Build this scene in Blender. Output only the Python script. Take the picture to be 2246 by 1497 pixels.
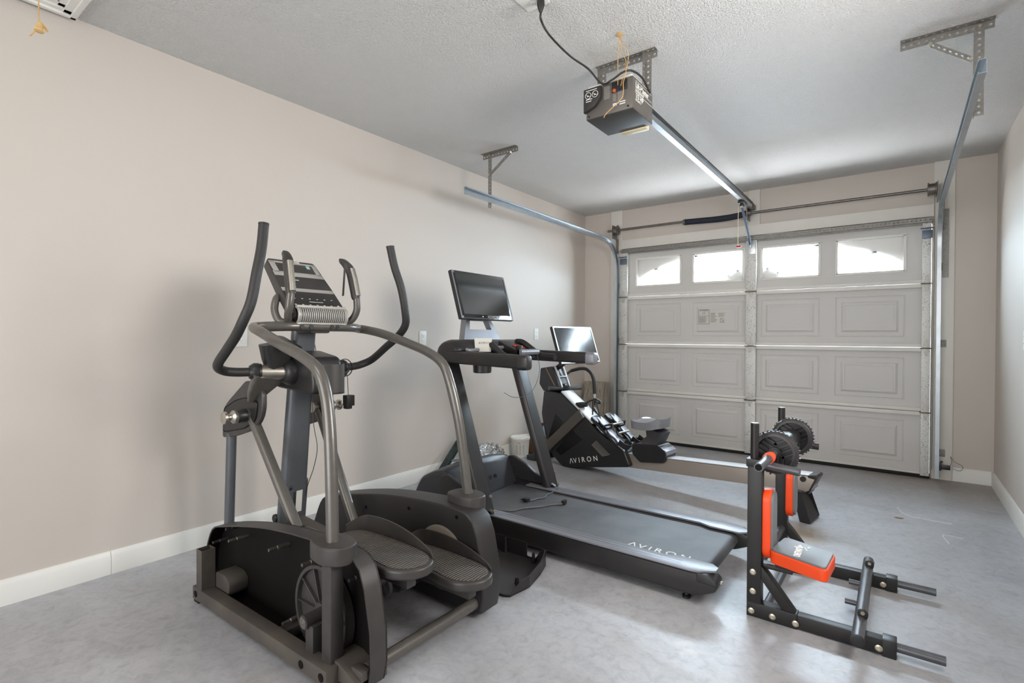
import bpy, bmesh, math, random
from mathutils import Vector, Matrix
random.seed(7)
PI = math.pi
for o in list(bpy.data.objects): bpy.data.objects.remove(o)
S = bpy.context.scene
C = S.collection

# ---------------- camera ----------------
cd = bpy.data.cameras.new('camera'); cam = bpy.data.objects.new('camera', cd); C.objects.link(cam)
cd.sensor_width = 36; cd.lens = 1130.9*36/2246; cd.clip_start = .02
cam.location = (3.0565, 0, 1.1574)
_yaw, _tilt, _roll = 0.64497, -0.00895, 0.00471
cam.rotation_euler = (Matrix.Rotation(_yaw, 3, 'Z') @ Matrix.Rotation(PI/2+_tilt, 3, 'X') @ Matrix.Rotation(_roll, 3, 'Z')).to_euler()
S.camera = cam
# ---------------- world, light, exposure ----------------
S.view_settings.view_transform = 'Standard'; S.view_settings.look = 'None'
S.view_settings.gamma = 1; S.view_settings.exposure = 0.12; S.view_settings.use_curve_mapping = False
W = bpy.data.worlds.new('world'); S.world = W; W.use_nodes = True
bg = W.node_tree.nodes['Background']; bg.inputs[0].default_value = (.86, .93, 1, 1); bg.inputs[1].default_value = 2.2
def area(name, loc, target, sx, sy, power, col=(1,1,1), spread=180):
    l = bpy.data.lights.new(name, 'AREA'); l.spread = math.radians(spread); l.shape = 'RECTANGLE'; l.size = sx; l.size_y = sy; l.energy = power; l.color = col
    o = bpy.data.objects.new(name, l); C.objects.link(o); o.location = loc
    o.rotation_euler = (Vector(target)-Vector(loc)).to_track_quat('-Z', 'Y').to_euler(); return o
area('added_rear_fill', (1.7, -2.15, 1.35), (1.95, 5, 1.2), 2.6, 2.0, 20, (1, .95, .895), 100)  # lamp added for rear fill; the opening it stands in is invented
area('added_side_light', (3.82, 1.9, 1.72), (0, 1.55, 1.3), .8, .9, 40, (1, .96, .91))  # added source, placed from the trainer's wall shadow; its window is invented
area('daylight_garage_door_windows', (1.88, 5.95, 2.15), (1.88, 3.0, .6), 3.0, .95, 900, (.69, .86, 1))
area('driveway_bounce_light', (1.88, 5.80, 1.62), (1.88, 4.6, 2.6), 2.9, .25, 130, (.92, .96, 1))
area('added_ceiling_fill', (1.7, -.3, 2.55), (1.7, .3, 0), .9, .5, 9, (1, .97, .93))  # no such lamp known; added behind the camera as fill
W_, H_, YW = 3.6575, 2.6175, 5.53

# ---------------- materials ----------------
def lin(c):
    if isinstance(c, str): c = tuple(int(c[i:i+2], 16)/255 for i in (0, 2, 4))
    return tuple((x/12.92 if x <= .04045 else ((x+.055)/1.055)**2.4) for x in c)
MATS = {}
def mat(name, col, rough=.5, metal=0., var=.06, vs=8., bump=0., bs=200., spec=.5, coat=0., tint=None):
    if name in MATS: return MATS[name]
    m = bpy.data.materials.new(name); m.use_nodes = True; nt = m.node_tree; N = nt.nodes; L = nt.links
    b = N['Principled BSDF']; c = lin(col)
    tc = N.new('ShaderNodeTexCoord')
    no = N.new('ShaderNodeTexNoise'); no.inputs['Scale'].default_value = vs; no.inputs['Detail'].default_value = 4
    L.new(tc.outputs['Object'], no.inputs['Vector'])
    r = N.new('ShaderNodeValToRGB'); r.color_ramp.elements[0].position = .3; r.color_ramp.elements[1].position = .7
    c2 = lin(tint) if tint else tuple(min(1, x*(1+var)) for x in c)
    r.color_ramp.elements[0].color = (*[x*(1-var) for x in c], 1); r.color_ramp.elements[1].color = (*c2, 1)
    L.new(no.outputs['Fac'], r.inputs[0]); L.new(r.outputs[0], b.inputs['Base Color'])
    b.inputs['Roughness'].default_value = rough; b.inputs['Metallic'].default_value = metal
    b.inputs['Specular IOR Level'].default_value = spec
    if coat: b.inputs['Coat Weight'].default_value = coat; b.inputs['Coat Roughness'].default_value = .1
    if bump:
        n2 = N.new('ShaderNodeTexNoise'); n2.inputs['Scale'].default_value = bs; n2.inputs['Detail'].default_value = 3
        L.new(tc.outputs['Object'], n2.inputs['Vector'])
        bp = N.new('ShaderNodeBump'); bp.inputs['Strength'].default_value = 1; bp.inputs['Distance'].default_value = bump
        L.new(n2.outputs['Fac'], bp.inputs['Height']); L.new(bp.outputs[0], b.inputs['Normal'])
    MATS[name] = m; return m
M_wall = mat('wall_paint', 'CEC5BC', .62, var=.012, vs=1.5, bump=.0006, bs=60)
M_doorwall = M_wall
M_trim = mat('white_trim', 'E8E6E0', .42, var=.02, vs=5)
M_board = mat('white_board', 'DEDAD2', .55, var=.03, vs=4)
M_door = mat('door_paint', 'CDCAC6', .5, var=.02, vs=3)
M_rail = mat('door_rail_paint', 'DCD9D2', .45, var=.02, vs=3)
M_seal = mat('rubber_seal', '1A1918', .8)
M_galv = mat('galvanised_steel', 'B9BDBF', .34, .9, var=.12, vs=60)
M_track = mat('track_steel', 'B4BBC0', .28, .95, var=.07, vs=14)
M_dgalv = mat('dark_galvanised', '8B8883', .5, .6, var=.16, vs=70)
M_steel = mat('dull_steel', '7C7670', .42, .8, var=.2, vs=30)
M_hinge = mat('hinge_plate', 'BEBBB4', .45, .3, var=.12, vs=120)
M_bolt = mat('zinc_bolt', 'C9C2AE', .3, .9, var=.15, vs=200)
M_gray = mat('grey_metal_paint', '625E59', .33, .35, var=.06, vs=40, coat=.3)
M_grayd = mat('charcoal_metal_paint', '444140', .42, .25, var=.08, vs=25)
M_gray2 = mat('blue_grey_metal_paint', '5C5F63', .38, .3, var=.05, vs=25)
M_bk = mat('black_plastic', '212020', .38, var=.15, vs=12)
M_dk = mat('dark_grey_plastic', '373433', .42, var=.07, vs=10, tint='403C3A')
M_dk2 = mat('charcoal_plastic', '2C2929', .4, var=.08, vs=10)
M_inner = mat('black_inner_plastic', '100D0C', .6, var=.3, vs=4, spec=.15)
M_foam = mat('black_foam', '2A2929', .5, var=.1, vs=100, bump=.0008, bs=400)
M_dust = mat('dusty_steel_paint', '47423F', .55, .15, var=.1, vs=7, tint='5C554D')
M_pedal = mat('dusty_pedal_rubber', '64605B', .7, var=.12, vs=14, tint='74695C')
M_silver = mat('brushed_silver', 'BDB8AE', .28, .9, var=.06, vs=30)
M_lsilver = mat('silver_plastic', 'B9B6B1', .35, .35, var=.04, vs=30)
M_lcd = mat('display_dark', '3A3634', .18, var=.1, vs=20)
M_screen = mat('glossy_black_screen', '0B0C0D', .10, spec=.9, coat=1)
M_belt = mat('treadmill_belt', '434447', .5, var=.12, vs=5, bump=.0006, bs=350, tint='5B5B5C')
M_tgray = mat('treadmill_rail_grey', '85868C', .36, .3, var=.05, vs=12)
M_tdark = mat('treadmill_dark', '2A292C', .38, .1, var=.1, vs=8, tint='302D2B')
M_hood = mat('treadmill_hood', '35363B', .38, .1, var=.08, vs=5)
M_white = mat('white_lettering', 'F2F1EC', .5, var=.01)
M_cream = mat('cream_plastic', 'DCD0AE', .4, var=.04)
M_orange = mat('orange_vinyl', 'F24A0E', .42, var=.05, vs=8)
M_gvinyl = mat('grey_vinyl', '6E7175', .4, var=.06, vs=12)
M_dip = mat('black_powder_coat', '211F1E', .42, .1, var=.1, vs=25)
M_diptube = mat('dark_steel_tube', '5A5B5F', .34, .45, var=.12, vs=25)
M_red = mat('red_plastic', 'C8281E', .4)
M_alu = mat('white_aluminium', 'DFE1E4', .3, .2, var=.03, vs=6)
M_alud = mat('champagne_aluminium', 'A79D93', .4, .5, var=.04, vs=6)
M_rbody = mat('rower_black', '1C1B1C', .34, var=.15, vs=6)
M_rbody2 = mat('rower_charcoal', '333235', .42, var=.1, vs=6)
M_strut = mat('rower_strut', '55504A', .45, .2, var=.06, vs=8)
M_seat = mat('rower_seat', '7C7C80', .16, spec=.9, var=.05, vs=10)
M_tan = mat('tan_cord', 'D2A868', .7, var=.12, vs=60)
M_bell = mat('yellow_bell_plastic', 'DDB878', .4, var=.06)
M_wood = None
M_card = mat('cardboard', '8F6A49', .85, var=.1, vs=12)
M_pail = mat('white_pail', 'D9D6CE', .45, var=.03)
M_cable = mat('black_cable', '24211F', .5)
M_cable2 = mat('grey_cable', '5B5B5D', .45)
M_sky = mat('sticker_paper', 'CFCDC4', .6, var=.03)
M_ink = mat('sticker_ink', '3A3936', .6)
M_opener = mat('opener_steel', '6A6560', .4, .35, var=.08, vs=8)
M_openerb = mat('opener_underside', '454443', .5, .2, var=.08, vs=5)
M_navy = mat('spring_sleeve', '1E2230', .75, var=.25, vs=80)
M_bluetape = mat('blue_grey_steel', '5B6876', .4, .5)
M_orangeb = mat('brick_glow', 'C98A62', .8)

def custom_floor():
    m = bpy.data.materials.new('polished_concrete'); m.use_nodes = True; nt = m.node_tree; N = nt.nodes; L = nt.links
    b = N['Principled BSDF']; g = N.new('ShaderNodeNewGeometry')
    def noise(s, d=5, dist=0, rough=.55):
        n = N.new('ShaderNodeTexNoise'); n.inputs['Scale'].default_value = s; n.inputs['Detail'].default_value = d
        n.inputs['Distortion'].default_value = dist; n.inputs['Roughness'].default_value = rough
        L.new(g.outputs['Position'], n.inputs['Vector']); return n.outputs['Fac']
    def ramp(f, stops):
        r = N.new('ShaderNodeValToRGB'); e = r.color_ramp.elements
        while len(e) < len(stops): e.new(.5)
        for x, (p, c) in zip(e, stops): x.position = p; x.color = (*c, 1)
        L.new(f, r.inputs[0]); return r.outputs[0]
    def mix(a, bb, f, mode='MIX', fac=None):
        x = N.new('ShaderNodeMix'); x.data_type = 'RGBA'; x.blend_type = mode
        if f is not None: L.new(f, x.inputs[0])
        else: x.inputs[0].default_value = fac
        L.new(a, x.inputs[6]); L.new(bb, x.inputs[7]); return x.outputs[2]
    base = ramp(noise(1.3, 6, .8), [(.3, lin('9C9C9F')), (.5, lin('ABABAE')), (.72, lin('B8B9BD'))])
    fine = ramp(noise(24, 8, .9, .65), [(.28, (.80, .80, .80)), (.5, (1, 1, 1)), (.74, (1.12, 1.12, 1.12))])
    c = mix(base, fine, None, 'MULTIPLY', 1)
    wn = noise(.9, 4, 1.5)
    c = mix(c, ramp(wn, [(0, lin('8F8273')), (1, lin('8F8273'))]), ramp(wn, [(.52, (0,0,0)), (.70, (.38,.38,.38))]))
    dk = noise(5, 6, 2.5, .7)
    c = mix(c, ramp(dk, [(0, lin('77757A')), (1, lin('77757A'))]), ramp(dk, [(.56, (0,0,0)), (.72, (.4,.4,.4))]))
    # pale trowel swirls
    sw = noise(3.2, 8, 3.5, .7)
    c = mix(c, ramp(sw, [(0, lin('B9B7B5')), (1, lin('B9B7B5'))]), ramp(sw, [(.56, (0,0,0)), (.72, (.5,.5,.5))]))
    sp = noise(60, 3, 1, .6)
    c = mix(c, ramp(sp, [(0, lin('D8D5D0')), (1, lin('D8D5D0'))]), ramp(sp, [(.73, (0,0,0)), (.76, (.6,.6,.6))]))
    # rusty water stain spots
    def blob(x, y, r):
        v = N.new('ShaderNodeVectorMath'); v.operation = 'DISTANCE'; v.inputs[1].default_value = (x, y, 0)
        L.new(g.outputs['Position'], v.inputs[0])
        w = N.new('ShaderNodeMath'); w.operation = 'MULTIPLY_ADD'; w.inputs[1].default_value = .35; L.new(noise(7, 5, 1), w.inputs[0]); L.new(v.outputs['Value'], w.inputs[2])
        k = N.new('ShaderNodeMapRange'); k.inputs['From Min'].default_value = r+.17; k.inputs['From Max'].default_value = r*.3+.17
        L.new(w.outputs[0], k.inputs['Value']); return k.outputs[0]
    for x, y, r, col, a in ((2.58, 3.45, .22, 'A08B6E', .7), (3.1, 5.5, .5, '8D7B68', .6), (3.55, 5.4, .45, '85776A', .5), (2.45, 1.92, .05, 'DAD6CC', .3)):
        f = blob(x, y, r); q = N.new('ShaderNodeMath'); q.operation = 'MULTIPLY'; q.inputs[1].default_value = a; L.new(f, q.inputs[0])
        cc = N.new('ShaderNodeRGB'); cc.outputs[0].default_value = (*lin(col), 1); c = mix(c, cc.outputs[0], q.outputs[0])
    L.new(c, b.inputs['Base Color'])
    rr = N.new('ShaderNodeMapRange'); rr.inputs['To Min'].default_value = .26; rr.inputs['To Max'].default_value = .5
    L.new(noise(2.5, 5, 1), rr.inputs['Value']); L.new(rr.outputs[0], b.inputs['Roughness'])
    bp = N.new('ShaderNodeBump'); bp.inputs['Strength'].default_value = .5; bp.inputs['Distance'].default_value = .0012
    L.new(noise(35, 6, .6), bp.inputs['Height']); L.new(bp.outputs[0], b.inputs['Normal'])
    return m
def custom_ceiling():
    m = mat('popcorn_ceiling', 'EBE9E6', .6, var=.01); nt = m.node_tree; N = nt.nodes; L = nt.links
    g = N.new('ShaderNodeNewGeometry'); v = N.new('ShaderNodeTexNoise'); v.inputs['Scale'].default_value = 105; v.inputs['Detail'].default_value = 3; v.inputs['Roughness'].default_value = .6
    v2 = N.new('ShaderNodeTexNoise'); v2.inputs['Scale'].default_value = 230; v2.inputs['Detail'].default_value = 2
    L.new(g.outputs['Position'], v.inputs['Vector']); L.new(g.outputs['Position'], v2.inputs['Vector'])
    ad = N.new('ShaderNodeMath'); ad.operation = 'MULTIPLY_ADD'; ad.inputs[1].default_value = .5; L.new(v2.outputs['Fac'], ad.inputs[0]); L.new(v.outputs['Fac'], ad.inputs[2])
    bp = N.new('ShaderNodeBump'); bp.inputs['Strength'].default_value = 1; bp.inputs["Distance"].default_value = .020
    L.new(ad.outputs[0], bp.inputs['Height']); L.new(bp.outputs[0], N['Principled BSDF'].inputs['Normal']); return m
def speckled():
    m = mat('speckled_galvanised', 'D6D5D0', .5, .2, var=.03, vs=10); nt = m.node_tree; N = nt.nodes; L = nt.links
    g = N.new('ShaderNodeNewGeometry'); n = N.new('ShaderNodeTexNoise'); n.inputs['Scale'].default_value = 150; n.inputs['Detail'].default_value = 2
    L.new(g.outputs['Position'], n.inputs['Vector'])
    n3 = N.new('ShaderNodeTexNoise'); n3.inputs['Scale'].default_value = 6; L.new(g.outputs['Position'], n3.inputs['Vector'])
    a = N.new('ShaderNodeMath'); a.operation = 'MULTIPLY_ADD'; a.inputs[1].default_value = .25; L.new(n3.outputs['Fac'], a.inputs[0]); L.new(n.outputs['Fac'], a.inputs[2])
    r = N.new('ShaderNodeValToRGB'); r.color_ramp.elements[0].position = .735; r.color_ramp.elements[0].color = (*lin('D3D2CD'), 1)
    r.color_ramp.elements[1].position = .80; r.color_ramp.elements[1].color = (*lin('6A6660'), 1); L.new(a.outputs[0], r.inputs[0])
    L.new(r.outputs[0], N['Principled BSDF'].inputs['Base Color']); return m
def wood_mat():
    m = mat('grey_oak_laminate', '9A9083', .6, var=.05); nt = m.node_tree; N = nt.nodes; L = nt.links
    tc = N.new('ShaderNodeTexCoord'); mp = N.new('ShaderNodeMapping'); mp.inputs['Scale'].default_value = (60, 60, 5)
    n = N.new('ShaderNodeTexNoise'); n.inputs['Scale'].default_value = 1; n.inputs['Detail'].default_value = 5; n.inputs['Distortion'].default_value = .8
    L.new(tc.outputs['Object'], mp.inputs[0]); L.new(mp.outputs[0], n.inputs['Vector'])
    r = N.new('ShaderNodeValToRGB'); r.color_ramp.elements[0].position = .3; r.color_ramp.elements[0].color = (*lin('756C60'), 1)
    r.color_ramp.elements[1].position = .7; r.color_ramp.elements[1].color = (*lin('ABA294'), 1); L.new(n.outputs['Fac'], r.inputs[0])
    L.new(r.outputs[0], N['Principled BSDF'].inputs['Base Color']); return m
def glass_mat():
    m = bpy.data.materials.new('hazy_window_glass'); m.use_nodes = True; N = m.node_tree.nodes; L = m.node_tree.links; N.clear()
    o = N.new('ShaderNodeOutputMaterial'); t = N.new('ShaderNodeBsdfTransparent'); g = N.new('ShaderNodeBsdfGlossy'); g.inputs['Roughness'].default_value = .05
    d = N.new('ShaderNodeBsdfDiffuse'); d.inputs[0].default_value = (.85, .85, .85, 1); tr = N.new('ShaderNodeBsdfTranslucent'); tr.inputs[0].default_value = (.9, .9, .9, 1)
    x1 = N.new('ShaderNodeMixShader'); x1.inputs[0].default_value = .02; L.new(t.outputs[0], x1.inputs[1]); L.new(tr.outputs[0], x1.inputs[2])
    x2 = N.new('ShaderNodeMixShader'); x2.inputs[0].default_value = .06; L.new(x1.outputs[0], x2.inputs[1]); L.new(g.outputs[0], x2.inputs[2]); L.new(x2.outputs[0], o.inputs[0]); return m
M_floor = custom_floor(); M_ceil = custom_ceiling(); M_speck = speckled(); M_wood = wood_mat(); M_glass = glass_mat()
def foil_mat():
    m = mat('crinkled_clear_plastic', 'C6CBCB', .12, .75, var=.2, vs=30, bump=.02, bs=30); return m
M_foil = foil_mat()

# ---------------- object helpers ----------------
BASE = {}
def tag(o, label=None, cat=None, group=None, kind=None):
    if label: o['label'] = label
    if cat: o['category'] = cat
    if group: o['group'] = group
    if kind: o['kind'] = kind
    return o
def thing(name, label, cat, loc, group=None):
    o = bpy.data.objects.new(name, None); C.objects.link(o); o.location = loc; o.empty_display_size = .1
    BASE[o.name] = Vector(loc); return tag(o, label, cat, group)
def link(name, bm, m, parent=None, smooth=35):
    b = BASE.get(parent.name, Vector((0,0,0))) if parent else Vector((0,0,0))
    if parent is None:      # own origin at the base centre of the thing
        xs = [v.co for v in bm.verts]; b = Vector((sum(v.x for v in xs)/len(xs), sum(v.y for v in xs)/len(xs), min(v.z for v in xs)))
    bmesh.ops.translate(bm, verts=bm.verts, vec=-b)
    bmesh.ops.recalc_face_normals(bm, faces=bm.faces)
    me = bpy.data.meshes.new(name); bm.to_mesh(me); bm.free()
    me.materials.append(m)
    if smooth:
        for p in me.polygons: p.use_smooth = True
        me.set_sharp_from_angle(angle=math.radians(smooth))
    o = bpy.data.objects.new(name, me); C.objects.link(o)
    if parent: o.parent = parent
    else: o.location = b
    BASE[o.name] = b
    return o
def copy_thing(t, d, label=None, group=None):
    r = t.copy(); C.objects.link(r); r.location = t.location + Vector(d)
    if label: r['label'] = label
    if group: r['group'] = group
    for ch in list(t.children):
        c = ch.copy(); C.objects.link(c); c.parent = r
        for g in list(ch.children):
            q = g.copy(); C.objects.link(q); q.parent = c
    return r
def B(): return bmesh.new()
def box(bm, a, b, bev=0, seg=2, rot=None, piv=None):
    a = Vector(a); b = Vector(b); c = (a+b)/2; s = b-a
    t = bmesh.new(); bmesh.ops.create_cube(t, size=1); bmesh.ops.scale(t, verts=t.verts, vec=(abs(s.x), abs(s.y), abs(s.z)))
    if bev: bmesh.ops.bevel(t, geom=t.edges[:], offset=bev, segments=seg, affect='EDGES', profile=.6)
    bmesh.ops.translate(t, verts=t.verts, vec=c)
    if rot is not None: bmesh.ops.rotate(t, verts=t.verts, cent=Vector(piv if piv is not None else c), matrix=rot)
    return merge(bm, t)
def merge(bm, t):
    vm = {}
    for v in t.verts: vm[v] = bm.verts.new(v.co)
    for f in t.faces:
        try: bm.faces.new([vm[v] for v in f.verts])
        except ValueError: pass
    t.free(); return bm
def frame(d):
    d = d.normalized(); u = Vector((0,0,1)) if abs(d.z) < .9 else Vector((1,0,0))
    a = d.cross(u).normalized(); return a, d.cross(a).normalized()
def sweep(bm, path, prof, closed=False, up=None, caps=True, scales=None):
    path = [Vector(p) for p in path]; n = len(path); rings = []
    prev = None
    for i, p in enumerate(path):
        d = (path[min(i+1, n-1)] - path[max(i-1, 0)]) if not closed else (path[(i+1) % n]-path[i-1])
        d.normalize()
        if up is not None:
            a = Vector(up).cross(d)
            if a.length < 1e-4: a = frame(d)[0]
            a.normalize(); b = d.cross(a).normalized()
        elif prev is None: a, b = frame(d)
        else:
            a = prev - d*prev.dot(d); a.normalize(); b = d.cross(a)
        prev = a; s = scales[i] if scales else 1
        rings.append([bm.verts.new(p + a*x*s + b*y*s) for x, y in prof])
    m = len(prof)
    for i in range(n if closed else n-1):
        A, Bq = rings[i], rings[(i+1) % n]
        for k in range(m): bm.faces.new((A[k], A[(k+1) % m], Bq[(k+1) % m], Bq[k]))
    if caps and not closed: bm.faces.new(rings[0][::-1]); bm.faces.new(rings[-1])
    return bm
def circ(r, n=16, ry=None): return [(r*math.cos(2*PI*k/n), (ry or r)*math.sin(2*PI*k/n)) for k in range(n)]
def rrect(w, h, r, n=4):
    pts = []
    for cx, cy, a in ((w/2-r, h/2-r, 0), (-w/2+r, h/2-r, 90), (-w/2+r, -h/2+r, 180), (w/2-r, -h/2+r, 270)):
        for k in range(n+1):
            t = math.radians(a+90*k/n); pts.append((cx+r*math.cos(t), cy+r*math.sin(t)))
    return pts
def fillet(pts, r=.05, n=8):
    pts = [Vector(p) for p in pts]; out = [pts[0]]
    for i in range(1, len(pts)-1):
        p = pts[i]; a = pts[i-1]-p; b = pts[i+1]-p; rr = r[i-1] if isinstance(r, (list, tuple)) else r
        l = min(rr, a.length*.49, b.length*.49); A = p+a.normalized()*l; Bq = p+b.normalized()*l
        for k in range(n+1):
            t = k/n; out.append(A*(1-t)**2 + p*2*t*(1-t) + Bq*t*t)
    out.append(pts[-1]); return out
def spline(pts, n=8):
    P = [Vector(p) for p in pts]; P = [P[0]*2-P[1]]+P+[P[-1]*2-P[-2]]; out = []
    for i in range(1, len(P)-2):
        a, b, c, d = P[i-1:i+3]
        for k in range(n):
            t = k/n; out.append(.5*((2*b)+(c-a)*t+(2*a-5*b+4*c-d)*t*t+(3*b-a-3*c+d)*t**3))
    out.append(P[-2]); return out
def tube(bm, pts, r, n=16, scales=None): return sweep(bm, pts, circ(r, n), scales=scales)
def cyl(bm, a, b, r, n=24, r2=None):
    return sweep(bm, [a, b], circ(r, n), scales=[1, (r2/r if r2 is not None else 1)])
def lathe(bm, a, axis, prof, n=28, caps=True):
    """prof: list of (distance along axis, radius)"""
    a = Vector(a); d = Vector(axis).normalized(); u, v = frame(d); rings = []
    for t, r in prof:
        rings.append([bm.verts.new(a+d*t+(u*math.cos(2*PI*k/n)+v*math.sin(2*PI*k/n))*max(r, 1e-5)) for k in range(n)])
    for A, Bq in zip(rings, rings[1:]):
        for k in range(n): bm.faces.new((A[k], A[(k+1) % n], Bq[(k+1) % n], Bq[k]))
    if caps: bm.faces.new(rings[0][::-1]); bm.faces.new(rings[-1])
    return bm
AX = {'x': lambda p, t: Vector((t, p[0], p[1])), 'y': lambda p, t: Vector((p[0], t, p[1])), 'z': lambda p, t: Vector((p[0], p[1], t))}
def prism(bm, out, axis, t0, t1, bev=0, seg=2):
    t = bmesh.new(); f = AX[axis]
    a = [t.verts.new(f(p, t0)) for p in out]; b = [t.verts.new(f(p, t1)) for p in out]; n = len(out)
    t.faces.new(a); t.faces.new(b[::-1])
    for k in range(n): t.faces.new((a[k], b[k], b[(k+1) % n], a[(k+1) % n]))
    bmesh.ops.recalc_face_normals(t, faces=t.faces)
    if bev:
        caps = [e for e in t.edges if (e.verts[0] in a and e.verts[1] in a) or (e.verts[0] in b and e.verts[1] in b)]
        bmesh.ops.bevel(t, geom=caps, offset=bev, segments=seg, affect='EDGES', profile=.6)
    return merge(bm, t)
def smooth2(pts, n=5):
    """closed or open 2-D spline"""
    return [(p.x, p.y) for p in spline([(x, y, 0) for x, y in pts], n)]
def round2(pts, r, n=4):
    N = len(pts); out = []
    for i in range(N):
        p = Vector(pts[i]); a = Vector(pts[i-1])-p; b = Vector(pts[(i+1) % N])-p; l = min(r, a.length*.45, b.length*.45)
        A = p+a.normalized()*l; Bq = p+b.normalized()*l
        for k in range(n+1):
            t = k/n; q = A*(1-t)**2+p*2*t*(1-t)+Bq*t*t; out.append((q.x, q.y))
    return out
def shell_rim(bm, out, axis, t0, t1, th):
    """hollow wall following an outline (open tray sides)"""
    c = Vector((sum(p[0] for p in out)/len(out), sum(p[1] for p in out)/len(out)))
    N = len(out); inn = []
    for i in range(N):
        p = Vector(out[i]); a = (Vector(out[(i+1) % N])-Vector(out[i-1])).normalized(); nrm = Vector((-a.y, a.x))
        if nrm.dot(c-p) < 0: nrm = -nrm
        q = p+nrm*th; inn.append((q.x, q.y))
    f = AX[axis]
    A = [bm.verts.new(f(p, t0)) for p in out]; Bq = [bm.verts.new(f(p, t1)) for p in out]
    A2 = [bm.verts.new(f(p, t0)) for p in inn]; B2 = [bm.verts.new(f(p, t1)) for p in inn]
    for k in range(N):
        j = (k+1) % N
        for q in ((A[k], A[j], Bq[j], Bq[k]), (A2[k], B2[k], B2[j], A2[j]), (A[k], A2[k], A2[j], A[j]), (Bq[k], Bq[j], B2[j], B2[k])): bm.faces.new(q)
    return bm
FONTC = {}
def text_bm(s, size, mw, depth=.0006, align='LEFT', stretch=1, bold=0):
    cu = bpy.data.curves.new('t', 'FONT'); cu.body = s; cu.size = size; cu.extrude = depth; cu.align_x = align; cu.offset = bold; cu.space_character = stretch
    o = bpy.data.objects.new('t', cu); C.objects.link(o); dg = bpy.context.evaluated_depsgraph_get()
    me = bpy.data.meshes.new_from_object(o.evaluated_get(dg)); bm = bmesh.new(); bm.from_mesh(me)
    bmesh.ops.transform(bm, matrix=mw, verts=bm.verts)
    bpy.data.objects.remove(o); bpy.data.curves.remove(cu); bpy.data.meshes.remove(me); return bm
def mw(o, x, y):
    """matrix from origin, text direction, text up"""
    x = Vector(x).normalized(); y = Vector(y); y = (y-x*x.dot(y)).normalized(); z = x.cross(y)
    return Matrix(((x.x, y.x, z.x, o[0]), (x.y, y.y, z.y, o[1]), (x.z, y.z, z.z, o[2]), (0, 0, 0, 1)))
def logo(o, x, y, h, mw_=None, st=1.25, depth=.0006):
    """wordmark: A without crossbar, then VIRON"""
    M = mw(o, x, y); bm = bmesh.new()
    t = bmesh.new(); w = h*.92; s = h*.13
    prism(t, [(0,0),(s,0),(w/2,h-s*1.2),(w-s,0),(w,0),(w/2+s*.45,h),(w/2-s*.45,h)], 'z', -depth, depth)
    bmesh.ops.transform(t, matrix=M, verts=t.verts); merge(bm, t)
    merge(bm, text_bm('VIRON', h*1.4, M @ Matrix.Translation((w*1.12, 0, 0)), depth, stretch=st))
    return bm
def perf(bm, a, b, side, w, hole=.0062, pitch=.028, th=.002):
    """perforated steel strip from a to b; `side` is the direction of its width"""
    a = Vector(a); b = Vector(b); d = (b-a).normalized(); s = Vector(side).normalized(); nrm = d.cross(s)
    n = max(1, round((b-a).length/pitch)); p = (b-a).length/n
    for i in range(n):
        c = a+d*p*(i+.5); R = []; Q = []
        for k in range(8):
            t = 2*PI*k/8; ct, st = math.cos(t), math.sin(t); m = max(abs(ct), abs(st))
            R.append((ct/m*p/2, st/m*w/2)); Q.append((ct*hole, st*hole))
        for lst in (0,):
            vo = [[bm.verts.new(c+d*x+s*y+nrm*z) for x, y in R] for z in (th/2, -th/2)]
            vi = [[bm.verts.new(c+d*x+s*y+nrm*z) for x, y in Q] for z in (th/2, -th/2)]
            for k in range(8):
                j = (k+1) % 8
                bm.faces.new((vo[0][k], vo[0][j], vi[0][j], vi[0][k])); bm.faces.new((vo[1][k], vi[1][k], vi[1][j], vo[1][j]))
                bm.faces.new((vi[0][k], vi[0][j], vi[1][j], vi[1][k])); bm.faces.new((vo[0][k], vo[1][k], vo[1][j], vo[0][j]))
    return bm
def angle_iron(bm, a, b, s1, s2, w=.036, **k):
    a = Vector(a); b = Vector(b); s1 = Vector(s1).normalized(); s2 = Vector(s2).normalized()
    perf(bm, a+s1*w/2, b+s1*w/2, s1, w, **k); perf(bm, a+s2*w/2, b+s2*w/2, s2, w, **k); return bm
def part(name, fn, m, parent, smooth=35, label=None):
    bm = B(); fn(bm); o = link(name, bm, m, parent, smooth)
    if label: o['label'] = label
    return o
def struct(name, fn, m, smooth=35, parent=None):
    bm = B(); fn(bm); o = link(name, bm, m, parent, smooth); o['kind'] = 'structure'; return o

# ================= ROOM =================
YB = -2.2
struct('floor', lambda b: box(b, (-.15, YB-1.2, -.12), (W_+.15, YW+.35, 0)), M_floor, 0)
struct('ceiling', lambda b: box(b, (-.15, YB, H_), (W_+.15, YW+.15, H_+.12)), M_ceil, 0)
struct('wall_left', lambda b: box(b, (-.12, YB, 0), (0, YW+.12, H_)), M_wall, 0)
def right_wall(b):      # invented window opening for the side light, outside the frame
    y0, y1, z0, z1 = 1.45, 2.35, 1.2, 2.2
    box(b, (W_, YB, 0), (W_+.12, y0, H_)); box(b, (W_, y1, 0), (W_+.12, YW+.12, H_))
    box(b, (W_, y0, 0), (W_+.12, y1, z0)); box(b, (W_, y0, z1), (W_+.12, y1, H_))
struct('wall_right', right_wall, M_wall, 0)
def rear_wall(b):  # left wide open behind the camera to let fill light in
    box(b, (0, YB, 0), (.2, YB+.12, H_)); box(b, (W_-.2, YB, 0), (W_, YB+.12, H_)); box(b, (.2, YB, 2.35), (W_-.2, YB+.12, H_))
struct('wall_rear', rear_wall, M_wall, 0)
DX0, DX1, DTOP = .49, 3.262, 2.17
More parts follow.
